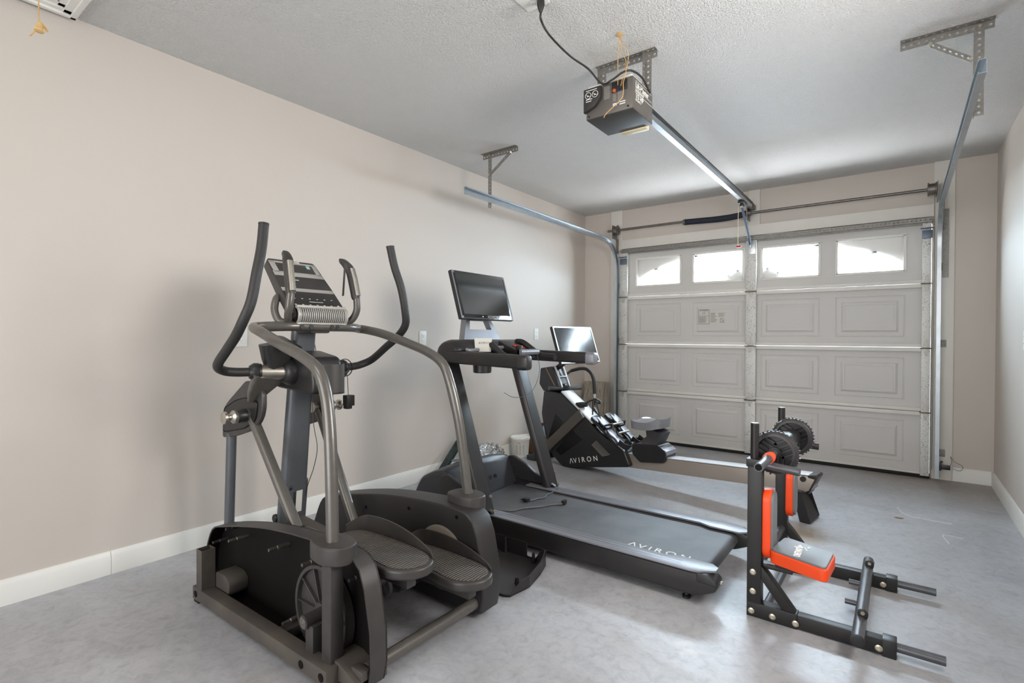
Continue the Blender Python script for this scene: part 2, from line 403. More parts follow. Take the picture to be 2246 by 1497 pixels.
def front_wall(b):
    box(b, (0, YW, 0), (DX0, YW+.12, H_)); box(b, (DX1, YW, 0), (W_, YW+.12, H_)); box(b, (DX0, YW, DTOP), (DX1, YW+.12, H_))
struct('wall_front', front_wall, M_wall, 0)
def wf(b):
    y0, y1, z0, z1 = 1.45, 2.35, 1.2, 2.2
    for a, c in (((W_-.01, y0-.06, z0-.06), (W_+.02, y0, z1+.06)), ((W_-.01, y1, z0-.06), (W_+.02, y1+.06, z1+.06)), ((W_-.01, y0, z1), (W_+.02, y1, z1+.06)), ((W_-.02, y0-.08, z0-.06), (W_+.03, y1+.08, z0))): box(b, a, c, .003)
struct('added_window_1', wf, M_trim)  # frame of the unseen side window, made up to hold the side light
# baseboards (with a bevelled top)
BP = [(0, 0), (.015, 0), (.015, .085), (.009, .098), (.006, .108), (0, .11)]
struct('baseboard_left', lambda b: (prism(b, BP, 'y', YB+.12, .823), prism(b, BP, 'y', .8245, YW)), M_trim)
struct('baseboard_right', lambda b: prism(b, [(W_-x, z) for x, z in BP], 'y', YB+.12, YW), M_trim)
struct('baseboard_front', lambda b: prism(b, [(YW-x, z) for x, z in BP], 'x', 3.408, W_-.015), M_trim)
# white boards around the garage door
struct('trim_1', lambda b: box(b, (.352, YW-.02, 0), (DX0, YW, H_), .002), M_board)
struct('trim_2', lambda b: box(b, (3.272, YW-.02, .0), (3.406, YW, H_), .002), M_board)
struct('trim_3', lambda b: box(b, (1.843, YW-.02, 2.272), (1.947, YW, H_), .002), M_board)
struct('trim_4', lambda b: box(b, (DX0, YW-.03, DTOP), (3.272, YW, 2.272), .002), M_board)
# attic hatch moulding at the ceiling corner
def hatch(b):
    z = H_
    for w, h in ((.075, .008), (.05, .016), (.022, .026)):
        box(b, (.03, -.7, z-h), (.03+w, .69, z), .002); box(b, (.03, .69-w, z-h), (.8, .69, z), .002)
        box(b, (.8-w, -.7, z-h), (.8, .69, z), .002)
    box(b, (.11, -.7, z-.01), (.72, .61, z))
struct('trim_5', hatch, M_trim)

# ---------------- garage door ----------------
YD = 5.48; YF = 5.512; ZB = .018; SH = .5334
PX = [(.664, 1.176), (1.297, 1.805), (1.963, 2.463), (2.585, 3.09)]
door = thing('door_1', None, None, (1.876, YF, 0)); door['kind'] = 'structure'
def nested(b, x0, x1, z0, z1, steps, y0, fill=True):
    prev = None; ring = None
    for off, dy in steps:
        ring = [b.verts.new((x, y0+dy, z)) for x, z in ((x0+off, z0+off), (x1-off, z0+off), (x1-off, z1-off), (x0+off, z1-off))]
        if prev:
            for k in range(4): b.faces.new((prev[k], prev[(k+1) % 4], ring[(k+1) % 4], ring[k]))
        prev = ring
    if fill: b.faces.new(ring)
def section(b, z0, z1, pz0, pz1, hole):
    xs = [DX0+.01]; [xs.extend(p) for p in PX]; xs.append(DX1-.01); zs = [z0+.002, pz0, pz1, z1-.002]
    for i in range(len(xs)-1):
        for j in range(3):
            if j == 1 and i % 2 == 1:
                if hole: nested(b, xs[i], xs[i+1], pz0, pz1, [(0, 0), (.001, .045)], YF, False)
                else: nested(b, xs[i], xs[i+1], pz0, pz1, [(0, 0), (.004, .004), (.008, .004), (.012, 0), (.045, .001), (.062, -.009), (.075, -.009), (.078, -.007)], YF)
            else: b.faces.new([b.verts.new((x, YF, z)) for x, z in ((xs[i], zs[j]), (xs[i+1], zs[j]), (xs[i+1], zs[j+1]), (xs[i], zs[j+1]))])
    bmesh.ops.remove_doubles(b, verts=b.verts, dist=.0003)
    # body thickness
    xa, xb = DX0+.01, DX1-.01
    for q in (((xa, YF, zs[0]), (xb, YF+.045, zs[0]+.004)), ((xa, YF, zs[3]-.004), (xb, YF+.045, zs[3])), ((xa, YF, zs[0]), (xa+.004, YF+.045, zs[3])), ((xb-.004, YF, zs[0]), (xb, YF+.045, zs[3]))): box(b, *q)
    if not hole: box(b, (xa, YF+.041, zs[0]), (xb, YF+.045, zs[3]))
    else:
        ys = (YF+.041, YF+.045)
        box(b, (xa, ys[0], zs[0]), (xb, ys[1], pz0)); box(b, (xa, ys[0], pz1), (xb, ys[1], zs[3]))
        ex = [xa]+[v for p in PX for v in p]+[xb]
        for k in range(0, len(ex), 2): box(b, (ex[k], ys[0], pz0), (ex[k+1], ys[1], pz1))
for k in range(4):
    z0 = ZB+SH*k; p0, p1 = (z0+.085, z0+.445) if k < 3 else (1.728, 2.046)
    o = part('door_section', lambda b: section(b, z0, z0+SH, p0, p1, k == 3), M_door, door, 20)
# windows of the top section: frame, pane, sunburst insert
def winframe(b, x0, x1):
    z0, z1 = 1.728, 2.046
    for i, (w, dy0, dy1) in enumerate(((.022, -.004, .004), (.012, -.008, .0))):
        box(b, (x0-.006, YF+dy0, z0-.006), (x1+.006, YF+dy1, z0-.006+w), .0015); box(b, (x0-.006, YF+dy0, z1+.006-w), (x1+.006, YF+dy1, z1+.006), .0015)
        box(b, (x0-.006, YF+dy0, z0), (x0-.006+w, YF+dy1, z1), .0015); box(b, (x1+.006-w, YF+dy0, z0), (x1+.006, YF+dy1, z1), .0015)
CXD, AE, BE, ZE = 1.878, 1.215, .325, 1.725
def sunburst(b, x0, x1):
    """white insert: everything outside the big arch, rays, and the hub"""
    z0, z1 = 1.728, 2.046; n = 24; y0, y1 = YF+.026, YF+.03
    def arc(x): u = (x-CXD)/AE; return ZE+BE*math.sqrt(max(0, 1-u*u))
    for i in range(n):      # outside of arch
        xa, xb = x0+(x1-x0)*i/n, x0+(x1-x0)*(i+1)/n; za, zb = arc(xa), arc(xb)
        if min(za, zb) < z1:
            za, zb = min(za, z1-.001), min(zb, z1-.001)
            f = [(xa, max(za, z0)), (xb, max(zb, z0)), (xb, z1), (xa, z1)]; prism(b, f, 'y', y0, y1)
    hx, hz = .265, .135
    for i in range(n):      # hub
        xa, xb = x0+(x1-x0)*i/n, x0+(x1-x0)*(i+1)/n
        h = lambda x: ZE+hz*math.sqrt(max(0, 1-((x-CXD)/hx)**2))
        if max(h(xa), h(xb)) > z0+.002: prism(b, [(xa, z0), (xb, z0), (xb, max(h(xb), z0+.001)), (xa, max(h(xa), z0+.001))], 'y', y0, y1)
    for t in (8, 34, 62, 118, 146, 172):
        ct, st = math.cos(math.radians(t)), math.sin(math.radians(t))
        P = Vector((CXD+hx*ct, ZE+hz*st)); Q = Vector((CXD+AE*ct, ZE+BE*st)); d = (Q-P).normalized(); nn = Vector((-d.y, d.x))*.018
        # clip ray to this window
        def clip(t0, t1):
            for (p, q) in ((P.x, Q.x, ), ):
                pass
            return t0, t1
        lo, hi = 0, 1
        for (a, c, mn, mx) in ((P.x, Q.x, x0, x1), (P.y, Q.y, z0, z1)):
            if abs(c-a) < 1e-6:
                if a < mn or a > mx: lo, hi = 1, 0
                continue
            u, v = (mn-a)/(c-a), (mx-a)/(c-a)
            if u > v: u, v = v, u
            lo, hi = max(lo, u), min(hi, v)
        if hi-lo > .02:
            A = P+(Q-P)*lo; Z = P+(Q-P)*hi; prism(b, [tuple(A-nn), tuple(Z-nn), tuple(Z+nn), tuple(A+nn)], 'y', y0, y1)
M_ins = mat('sunburst_insert', 'E9E7E2', .5, var=.02)
for x0, x1 in PX:
    f = part('window_frame', lambda b: winframe(b, x0, x1), M_rail, door)
    part('pane', lambda b: box(b, (x0, YF+.014, 1.728), (x1, YF+.017, 2.046)), M_glass, f)
    part('sunburst_insert', lambda b: sunburst(b, x0, x1), M_ins, f, 0)
# double rails on the seams
for k in (1, 2, 3):
    z = ZB+SH*k
    def rails(b):
        for xa, xb in ((.579, 1.837), (1.929, 3.199)):
            box(b, (xa, YD, z+.002), (xb, YF, z+.030), .003); box(b, (xa, YD, z-.034), (xb, YF, z-.002), .003)
    part('seam_rail', rails, M_rail, door)
part('bottom_rail', lambda b: box(b, (.579, YD+.004, ZB), (3.199, YF, ZB+.03), .003), M_rail, door)
part('bottom_seal', lambda b: box(b, (DX0, YD-.004, 0), (DX1, YF+.045, ZB+.012), .004), M_seal, door)
for xa, xb, nm in ((.487, .579, 'end_stile'), (3.199, 3.258, 'end_stile'), (1.837, 1.929, 'centre_stile')):
    def st(b):
        for k in range(4):
            z = ZB+SH*k; box(b, (xa, YD-.018, z+.004), (xb, YF, z+SH-.004 if k < 3 else 2.115), .002)
    s = part(nm, st, M_speck, door)
    for k in (1, 2, 3):
        z = ZB+SH*k; xm = (xa+xb)/2; y = YD-.022
        def hinge(b):
            for sg in (1, -1):
                prism(b, [(xm-.020, z+sg*.004), (xm+.020, z+sg*.004), (xm+.008, z+sg*.068), (xm-.008, z+sg*.068)], 'y', y, y+.004, .001)
                for dx in (-.012, .012): box(b, (xm+dx-.0014, y-.003, min(z+sg*.012, z+sg*.06)), (xm+dx+.0014, y, max(z+sg*.012, z+sg*.06)), rot=Matrix.Rotation(-sg*dx*14, 3, 'Y'))
                for q in (.025, .052): cyl(b, (xm, y-.005, z+sg*q), (xm, y, z+sg*q), .0045, 8)
            box(b, (xm-.028, y-.003, z-.010), (xm+.028, y+.001, z+.012), .001)
        h = part('hinge', hinge, M_hinge, door)
        part('hinge_pin', lambda b: cyl(b, (xa-.008, y-.007, z-.005), (xb+.008, y-.007, z-.005), .0055, 10), M_steel, h)
part('light_leak_stop', lambda b: (box(b, (DX0-.03, YW+.06, 0), (DX0+.02, YW+.10, DTOP)), box(b, (DX1-.02, YW+.06, 0), (DX1+.03, YW+.10, DTOP)), box(b, (DX0-.03, YW+.06, 2.13), (DX1+.03, YW+.10, DTOP+.03)), box(b, (DX0, YW+.01, 2.145), (DX1, YW+.06, DTOP+.01))), M_board, door)  # unseen strips added behind the door edges to stop light leaking in
def truss(b):
    perf(b, (.5, YD-.03, 2.136), (3.262, YD-.03, 2.136), (0, 0, 1), .034, hole=.0055, pitch=.03)
    box(b, (.5, YD-.03, 2.151), (3.262, YF, 2.155), .001); box(b, (.5, YD-.005, 2.105), (3.262, YD-.001, 2.15))
part('strut', truss, M_dgalv, door)
for xa, xb in ((.500, .575), (3.195, 3.262)):
    part('top_fixture', lambda b: (box(b, (xa, YD-.045, 1.985), (xb, YD-.018, 2.05), .002), cyl(b, (xa-.01, YD-.05, 2.065), (xb+.01, YD-.05, 2.065), .006, 10)), M_bluetape, door)
part('opener_bracket_plate', lambda b: (box(b, (1.845, YD-.024, 1.98), (1.921, YD-.018, 2.11), .001), box(b, (1.876, YD-.06, 2.04), (1.886, YD-.02, 2.09), .002)), M_galv, door)
# stickers on the second section
def sticker(b, x0, x1, z0, z1): box(b, (x0, YF-.0095, z0), (x1, YF-.0085, z1))
s = part('warning_sticker', lambda b: sticker(b, 1.365, 1.475, 1.300, 1.452), M_sky, door, 0, 'white warning sticker with a black frame')
def ink(b):
    y0, y1 = YF-.0102, YF-.0094
    for a, c in (((1.365, 1.300), (1.475, 1.303)), ((1.365, 1.449), (1.475, 1.452)), ((1.365, 1.3), (1.3675, 1.452)), ((1.4725, 1.3), (1.475, 1.452)), ((1.367, 1.383), (1.473, 1.385))): box(b, (a[0], y0, a[1]), (c[0], y1, c[1]))
    prism(b, [(1.380, 1.435), (1.392, 1.435), (1.386, 1.446)], 'y', y0, y1)
    merge(b, text_bm('WARNING', .014, mw((1.395, y0, 1.436), (1, 0, 0), (0, 0, 1)), .0003, bold=.0003))
    for k in range(9): box(b, (1.372, y0, 1.373-.0075*k), (1.372+random.uniform(.06, .095), y1, 1.3755-.0075*k))
    for p in (((1.405, 1.395), (1.41, 1.42)), ((1.41, 1.42), (1.425, 1.425)), ((1.425, 1.395), (1.43, 1.41)), ((1.42, 1.41), (1.436, 1.428))): sweep(b, [(p[0][0], y0, p[0][1]), (p[1][0], y0, p[1][1])], circ(.0012, 6))
part('sticker_print', ink, M_ink, s, 0)
s = part('instruction_sticker', lambda b: sticker(b, 1.482, 1.642, 1.307, 1.418), M_sky, door, 0, 'wide white instruction sticker')
def ink2(b):
    y0, y1 = YF-.0102, YF-.0094
    for k in range(11): box(b, (1.488, y0, 1.410-.009*k), (1.488+random.uniform(.04, .068), y1, 1.4125-.009*k))
    for k in range(5): box(b, (1.566, y0, 1.410-.009*k), (1.566+random.uniform(.05, .07), y1, 1.4125-.009*k))
    c = Vector((1.603, y0, 1.342)); sweep(b, [c+Vector((.019*math.cos(2*PI*k/24), 0, .019*math.sin(2*PI*k/24))) for k in range(24)], circ(.0014, 6), closed=True)
    sweep(b, [c+Vector((-.013, 0, .013)), c+Vector((.013, 0, -.013))], circ(.0016, 6)); box(b, (1.575, y0, 1.315), (1.632, y1, 1.318))
part('sticker_print', ink2, M_ink, s, 0)

# ---------------- tracks ----------------
def track(name, x, sgn, yend, zend, label, ztop):
    path = fillet([(x, 5.425, .03), (x, 5.425, ztop), (x, yend, zend)], .34, 12)
    w, d, t = .055, .026, .002   # channel opening towards the door centre
    prof = [(-w/2, 0), (-w/2, d), (-w/2+.007, d), (-w/2+.007, d-t), (-w/2+t, d-t), (-w/2+t, t), (w/2-t, t), (w/2-t, d-t), (w/2-.007, d-t), (w/2-.007, d), (w/2, d), (w/2, 0)]
    o = thing(name, label, 'track', (x, 5.425, 0), 'garage door tracks')
    def f(b):
        n = len(path); rings = []
        for i, p in enumerate(path):
            dd = (path[min(i+1, n-1)]-path[max(i-1, 0)]).normalized(); a = Vector((1, 0, 0)).cross(dd).normalized()
            rings.append([b.verts.new(p+a*q+Vector((sgn, 0, 0))*(r-.013)) for q, r in prof])
        m = len(prof)
        for i in range(n-1):
            for k in range(m): b.faces.new((rings[i][k], rings[i][(k+1) % m], rings[i+1][(k+1) % m], rings[i+1][k]))
        b.faces.new(rings[0]); b.faces.new(rings[-1][::-1])
    part('channel', f, M_track, o, 30)
    for z in (.22, 1.12, 1.75):
        part('jamb_bracket', lambda b: (box(b, (x-sgn*.014, 5.452, z-.03), (x-sgn*.011, YW-.022, z+.03), .001), box(b, (x-sgn*.055, YW-.026, z-.03), (x-sgn*.011, YW-.022, z+.03), .002), cyl(b, (x-sgn*.035, YW-.03, z), (x-sgn*.035, YW-.024, z), .008, 8)), M_dgalv, o)
    return o
tL = track('garage_door_track', .465, 1, 2.86, 2.245, 'curved steel door track running along the ceiling on the left wall side', 2.235)
tR = track('garage_door_track', 3.305, -1, 2.72, 2.225, 'curved steel door track on the right side with a lone hanger', 2.225)
part('flag_bracket', lambda b: (perf(b, (3.335, 5.46, 2.05), (3.335, 5.46, 2.45), (0, 1, 0), .08, hole=.006, pitch=.03), perf(b, (3.35, 5.50, 1.66), (3.35, 5.50, 2.22), (1, 0, 0), .038, hole=.005, pitch=.05)), M_dgalv, tR)
part('flag_bracket', lambda b: (perf(b, (.444, 5.478, 2.12), (.444, 5.478, 2.29), (0, 1, 0), .06, hole=.006, pitch=.03), box(b, (.438, 5.455, 2.12), (.45, 5.505, 2.2), .002)), M_dgalv, tL)
# ceiling hangers
def hanger(x, y, x0, x1, zl, brace, label):
    o = thing('track_hanger', label, 'bracket', (x, y, zl), 'perforated steel hangers of the door tracks')
    part('ceiling_angle', lambda b: angle_iron(b, (x0, y, H_-.001), (x1, y, H_-.001), (0, 0, -1), (0, -1, 0), .036), M_dgalv, o)
    part('drop_strap', lambda b: angle_iron(b, (x, y-.003, H_-.004), (x, y-.003, zl), (1, 0, 0), (0, 1, 0), .034), M_dgalv, o)
    part('brace', lambda b: angle_iron(b, (brace[0], y-.006, brace[1]), (brace[2], y-.006, brace[3]), (0, 0, -1), (0, 1, 0), .03), M_dgalv, o)
    for px, pz in ((brace[0], brace[1]-.015), (brace[2], brace[3]-.015), (x+.017, H_-.02)):
        part('bolt', lambda b: cyl(b, (px, y-.018, pz), (px, y-.003, pz), .008, 6), M_bolt, o)
hanger(.414, 3.19, .358, .705, 2.19, (.64, 2.60, .43, 2.46), 'perforated steel hanger near the left wall with short diagonal brace')
hanger(3.321, 3.21, 3.045, 3.39, 2.19, (3.16, 2.59, 3.31, 2.47), 'perforated steel hanger at upper right above the free track end')

# ---------------- torsion shaft ----------------
sh = thing('torsion_shaft', 'thin steel torsion shaft above the garage door with a dark spring sleeve', 'shaft', (1.8, 5.42, 2.37))
part('rod', lambda b: cyl(b, (.355, 5.42, 2.375), (3.27, 5.42, 2.375), .0125, 14), M_steel, sh)
part('spring_sleeve', lambda b: tube(b, spline([(1.245, 5.42, 2.368), (1.4, 5.42, 2.362), (1.6, 5.42, 2.355), (1.75, 5.42, 2.362), (1.842, 5.42, 2.375)], 6), .03, 14), M_navy, sh, label='navy fabric sleeve over the spring')
part('spring_anchor', lambda b: (box(b, (1.85, 5.385, 2.31), (1.86, 5.51, 2.44), .002), cyl(b, (1.845, 5.42, 2.375), (1.885, 5.42, 2.375), .028, 12)), M_steel, sh)
part('spring_cone', lambda b: cyl(b, (1.225, 5.42, 2.368), (1.25, 5.42, 2.368), .028, 12, .034), M_steel, sh)
for x0, x1 in ((.43, .485), (3.225, 3.285)):
    part('cable_drum', lambda b: lathe(b, (x0, 5.42, 2.375), (1, 0, 0), [(0, .02), (.002, .055), (.008, .056), (.010, .046), (x1-x0-.01, .046), (x1-x0-.008, .056), (x1-x0-.002, .056), (x1-x0, .02)], 28), M_steel, sh)
    xc = .467 if x0 < 1 else x1-.01
    part('lift_cable', lambda b: cyl(b, (xc, 5.465, 2.36), (xc, 5.465, .08), .0022, 6), M_steel, sh)
    xe = .432 if x0 < 1 else 3.29
    part('end_bearing_plate', lambda b: box(b, (xe-.002, 5.37, 2.28), (xe+.002, 5.51, 2.43), .001), M_dgalv, sh)

# ---------------- opener ----------------
op = thing('garage_door_opener', 'brown steel garage door opener hung below the ceiling with its drive rail', 'door opener', (1.905, 2.43, 2.25))
OX0, OX1, OY0, OY1, OZ0, OZ1 = 1.784, 2.033, 2.305, 2.548, 2.25, 2.402
hs = part('housing', lambda b: box(b, (OX0, OY0, OZ0), (OX1, OY1, OZ1), .004), M_opener, op)
part('bottom_pan', lambda b: box(b, (OX0+.001, OY0+.001, OZ0-.003), (OX1-.001, OY1-.001, OZ0+.001), .001), M_openerb, op)
part('light_lens', lambda b: box(b, (OX0+.07, OY1, OZ0-.008), (OX1-.035, OY1+.05, OZ1-.06), .008), M_cream, op, label='cream light lens')
part('top_plate', lambda b: box(b, (OX0+.005, OY0+.01, OZ1), (OX1-.01, OY1, OZ1+.014), .002), M_board, op)
def pod(b): prism(b, [(OX0-.004, 2.277), (OX0+.055, 2.298), (OX0+.088, 2.335), (OX0+.088, 2.392), (OX0-.004, 2.392)], 'y', OY0-.022, OY0, .003)
pd = part('plug_cover', pod, M_dk2, op)
def rings(b):
    for cx in (OX0+.022, OX0+.060):
        sweep(b, [(cx+.0155*math.cos(2*PI*k/24), OY0-.0225, 2.357+.0155*math.sin(2*PI*k/24)) for k in range(24)], circ(.0011, 6), closed=True)
        sweep(b, [(cx-.010, OY0-.0225, 2.362), (cx+.010, OY0-.0225, 2.351)], circ(.0011, 6)); box(b, (cx-.006, OY0-.0232, 2.352), (cx+.005, OY0-.022, 2.355))
    for z, w in ((2.379, .06), (2.336, .035), (2.326, .03)): box(b, (OX0+.01, OY0-.0232, z), (OX0+.01+w, OY0-.022, z+.003))
part('safety_symbols', rings, M_white, pd, 0)
def fine(b):
    for x0, x1, z0, z1 in ((1.882, 1.918, 2.325, 2.385), (1.93, 1.95, 2.303, 2.335), (1.955, 1.99, 2.300, 2.345)):
        z = z0
        while z < z1: box(b, (x0, OY0-.001, z), (x0+(x1-x0)*random.uniform(.8, 1), OY0+.001, z+.0015)); z += .0045
part('small_print', fine, mat('grey_print', 'A5A09A', .6), hs, 0)
def lbl(b):
    for x, z, w in ((1.93, 2.288, .03), (1.93, 2.281, .02), (1.965, 2.290, .03), (1.965, 2.280, .03)): box(b, (x, OY0-.001, z), (x+w, OY0+.001, z+.0045))
part('white_label', lbl, M_white, hs, 0)
part('terminal_panel', lambda b: box(b, (1.925, OY0-.003, 2.345), (2.005, OY0, 2.395), .001), M_bk, hs)
part('learn_button', lambda b: cyl(b, (1.940, OY0-.009, 2.352), (1.940, OY0, 2.352), .008, 14), mat('orange_button', 'C55A2A', .5), hs)
part('dial', lambda b: lathe(b, (1.969, OY0-.012, 2.360), (0, 1, 0), [(0, .004), (.001, .009), (.006, .010), (.012, .008)], 14), M_navy, hs)
def sidetext(b):
    x = OX1+.0006
    merge(b, text_bm('Lift-Master', .036, mw((x, OY0+.03, 2.358), (0, 1, 0), (0, 0, 1)), .0004, bold=.0006))
    merge(b, text_bm('professional', .020, mw((x, OY0+.03, 2.338), (0, 1, 0), (0, 0, 1)), .0004))
    merge(b, text_bm('1/3 HP', .034, mw((x, OY0+.03, 2.308), (0, 1, 0), (0, 0, 1)), .0004, bold=.0005))
    merge(b, text_bm('SECURITY+', .014, mw((x, OY0+.03, 2.294), (0, 1, 0), (0, 0, 1)), .0004))
    for z in (2.388, 2.352, 2.332): box(b, (OX1-.0002, OY0+.03, z), (OX1+.0008, OY1-.01, z+.0015))
part('side_lettering', sidetext, M_white, hs, 0)
for x, z in ((1.80, 2.262), (2.01, 2.262)): part('screw', lambda b: cyl(b, (x, OY0-.003, z), (x, OY0, z), .005, 10), M_bk, hs)
RZ = 2.432
def rail(b):
    path = [(1.89, 2.40, RZ), (1.89, 5.42, RZ)]
    prof = [(-.018, -.022), (.018, -.022), (.018, .022), (.012, .022), (.012, -.014), (-.012, -.014), (-.012, .022), (-.018, .022)]
    prism(b, [(1.89+x, RZ+z) for x, z in prof], 'y', 2.40, 5.42, 0)
rl = part('drive_rail', rail, M_track, op, 20)
part('chain', lambda b: (box(b, (1.89-.026, 2.55, RZ+.018), (1.89-.020, 5.36, RZ+.032)), box(b, (1.89+.020, 2.55, RZ+.018), (1.89+.026, 5.36, RZ+.032))), M_bk, rl)
part('trolley', lambda b: (box(b, (1.862, 5.0, RZ-.05), (1.918, 5.14, RZ-.02), .006), box(b, (1.875, 5.02, RZ-.075), (1.905, 5.07, RZ-.045), .004)), M_bk, rl)
part('pulley_bracket', lambda b: (cyl(b, (1.89, 5.385, RZ-.02), (1.89, 5.385, RZ+.02), .026, 16), box(b, (1.868, 5.38, RZ-.018), (1.912, 5.50, RZ+.03), .004)), M_steel, rl)
part('door_arm', lambda b: (sweep(b, [(1.885, 5.05, RZ-.06), (1.882, 5.40, 2.10)], rrect(.022, .005, .002)), sweep(b, [(1.880, 5.25, 2.25), (1.878, 5.43, 2.06)], rrect(.022, .005, .002))), M_bluetape, op)
part('release_cord', lambda b: tube(b, spline([(1.862, 5.04, RZ-.06), (1.858, 5.04, 2.2), (1.858, 5.04, 2.0)], 5), .0028, 8), M_cream, op)
part('release_handle', lambda b: sweep(b, [(1.845, 5.04, 1.995), (1.885, 5.04, 1.995)], circ(.008, 10)), M_red, op)
def ohang(b):
    angle_iron(b, (1.726, 2.54, H_-.001), (2.06, 2.54, H_-.001), (0, 0, -1), (0, -1, 0), .034)
    angle_iron(b, (1.742, 2.537, H_-.002), (1.742, 2.537, 2.39), (1, 0, 0), (0, -1, 0), .034)
    angle_iron(b, (1.997, 2.537, H_-.002), (1.997, 2.537, 2.39), (1, 0, 0), (0, -1, 0), .034)
part('hanging_bracket', ohang, M_dgalv, op)
part('low_voltage_wire', lambda b: [tube(b, spline(p, 6), .0016, 6) for p in ([(1.961, 2.305, 2.615), (1.956, 2.302, 2.52), (1.958, 2.30, 2.43), (1.96, 2.295, 2.37)], [(1.963, 2.305, 2.615), (1.976, 2.302, 2.53), (2.0, 2.30, 2.47), (1.985, 2.296, 2.40), (1.978, 2.29, 2.36)], [(1.963, 2.305, 2.615), (1.99, 2.302, 2.55), (2.012, 2.30, 2.50), (2.0, 2.296, 2.42), (1.99, 2.29, 2.37)], [(1.99, 2.29, 2.37), (1.992, 2.288, 2.32), (1.975, 2.286, 2.29), (1.91, 2.28, 2.245), (1.895, 2.278, 2.225)])], M_tan, op)
part('wire_grommet', lambda b: lathe(b, (1.962, 2.305, H_), (0, 0, -1), [(0, .014), (.004, .016), (.008, .006)], 12), M_tan, op)
pc = part('power_cord', lambda b: tube(b, spline([(1.806, 1.857, 2.56), (1.80, 1.87, 2.53), (1.765, 1.99, 2.535), (1.775, 2.15, 2.51), (1.83, 2.24, 2.465), (1.875, 2.292, 2.402), (1.93, 2.290, 2.402), (1.985, 2.296, 2.425), (2.02, 2.33, 2.435), (2.042, 2.40, 2.42), (2.046, 2.48, 2.38)], 8), .0048, 10), M_cable, op)
part('plug', lambda b: lathe(b, (1.806, 1.857, H_-.008), (0, 0, -1), [(0, .016), (.02, .017), (.035, .013), (.05, .008), (.056, .005)], 16), M_cable, pc)
def plate(name, c, n, w, h, label, gang=1):
    o = thing(name, label, 'outlet', c, 'white wall outlets'); c = Vector(c); n = Vector(n); u = Vector((0, 1, 0)) if abs(n.x) > .5 else Vector((1, 0, 0)); v = n.cross(u)
    if abs(n.x) > .5: v = Vector((0, 0, 1))
    M = Matrix((u, v, n)).transposed().to_4x4(); M.translation = c
    def f(fn):
        def g(b):
            t = bmesh.new(); fn(t); bmesh.ops.transform(t, matrix=M, verts=t.verts); merge(b, t)
        return g
    part('cover_plate', f(lambda b: box(b, (-w/2, -h/2, 0), (w/2, h/2, .006), .002)), M_trim, o)
    for s in (1, -1):
        r = part('receptacle', f(lambda b: prism(b, round2([(-.014, s*.021-.014), (.014, s*.021-.014), (.014, s*.021+.014), (-.014, s*.021+.014)], .008), 'z', .006, .0085, .0008)), M_white, o)
        part('slots', f(lambda b: (box(b, (-.007, s*.021-.002, .0084), (-.0055, s*.021+.006, .009)), box(b, (.0055, s*.021-.002, .0084), (.007, s*.021+.006, .009)), cyl(b, (0, s*.021-.008, .0084), (0, s*.021-.008, .009), .0022, 8))), M_ink, r)
    return o
plate('wall_outlet', (0, 2.872, 1.143), (1, 0, 0), .072, .116, 'white duplex outlet on the left wall between the elliptical handle and treadmill')
plate('wall_outlet', (0, 4.482, 1.187), (1, 0, 0), .072, .116, 'white duplex outlet on the left wall right of the treadmill screen')
plate('wall_outlet', (0, 1.444, 1.151), (1, 0, 0), .072, .116, 'white wall plate behind the elliptical trainer left handlebar')
plate('wall_outlet', (W_, 4.31, 1.152), (-1, 0, 0), .072, .116, 'white outlet on the right wall at the photo edge')
plate('ceiling_outlet', (1.77, 1.84, H_), (0, 0, -1), .116, .116, 'white ceiling outlet where the black cord plugs in')
# photo eye
pe = thing('door_sensor', 'small dark door safety sensor low on the right door track', 'sensor', (3.33, 5.44, .09))
part('sensor_body', lambda b: box(b, (3.335, 5.43, .10), (3.39, 5.46, .135), .004), M_bk, pe)
part('clamp', lambda b: (box(b, (3.321, 5.42, .09), (3.335, 5.455, .155), .003), cyl(b, (3.335, 5.425, .16), (3.335, 5.44, .16), .009, 10)), M_bk, pe)
part('wire', lambda b: tube(b, spline([(3.385, 5.445, .118), (3.40, 5.47, .16), (3.395, 5.49, .20), (3.42, 5.50, .16), (3.47, 5.505, .13), (3.455, 5.51, .09), (3.41, 5.51, .10)], 6), .0015, 6), M_cable, pe)
# attic cord bell
bl = thing('attic_pull_cord', 'tan cord with a yellow bell shaped pull hanging from the attic hatch', 'pull cord', (.3, .514, 2.34))
part('cord', lambda b: tube(b, spline([(.3, .514, H_-.01), (.3, .514, 2.5), (.3, .514, 2.414)], 4), .0022, 8), M_tan, bl)
part('bell', lambda b: lathe(b, (.3, .518, 2.403), (.1, -.12, -1), [(0, .004), (.003, .008), (.016, .010), (.028, .012), (.034, .017), (.038, .016), (.040, .008)], 20), M_bell, bl)
part('cord_tail', lambda b: (tube(b, spline([(.3, .514, 2.41), (.304, .522, 2.395), (.31, .53, 2.38), (.313, .538, 2.372), (.308, .534, 2.385), (.302, .52, 2.405)], 5), .0025, 8), tube(b, [(.302, .505, 2.366), (.305, .488, 2.335)], .0022, 8)), M_tan, bl)

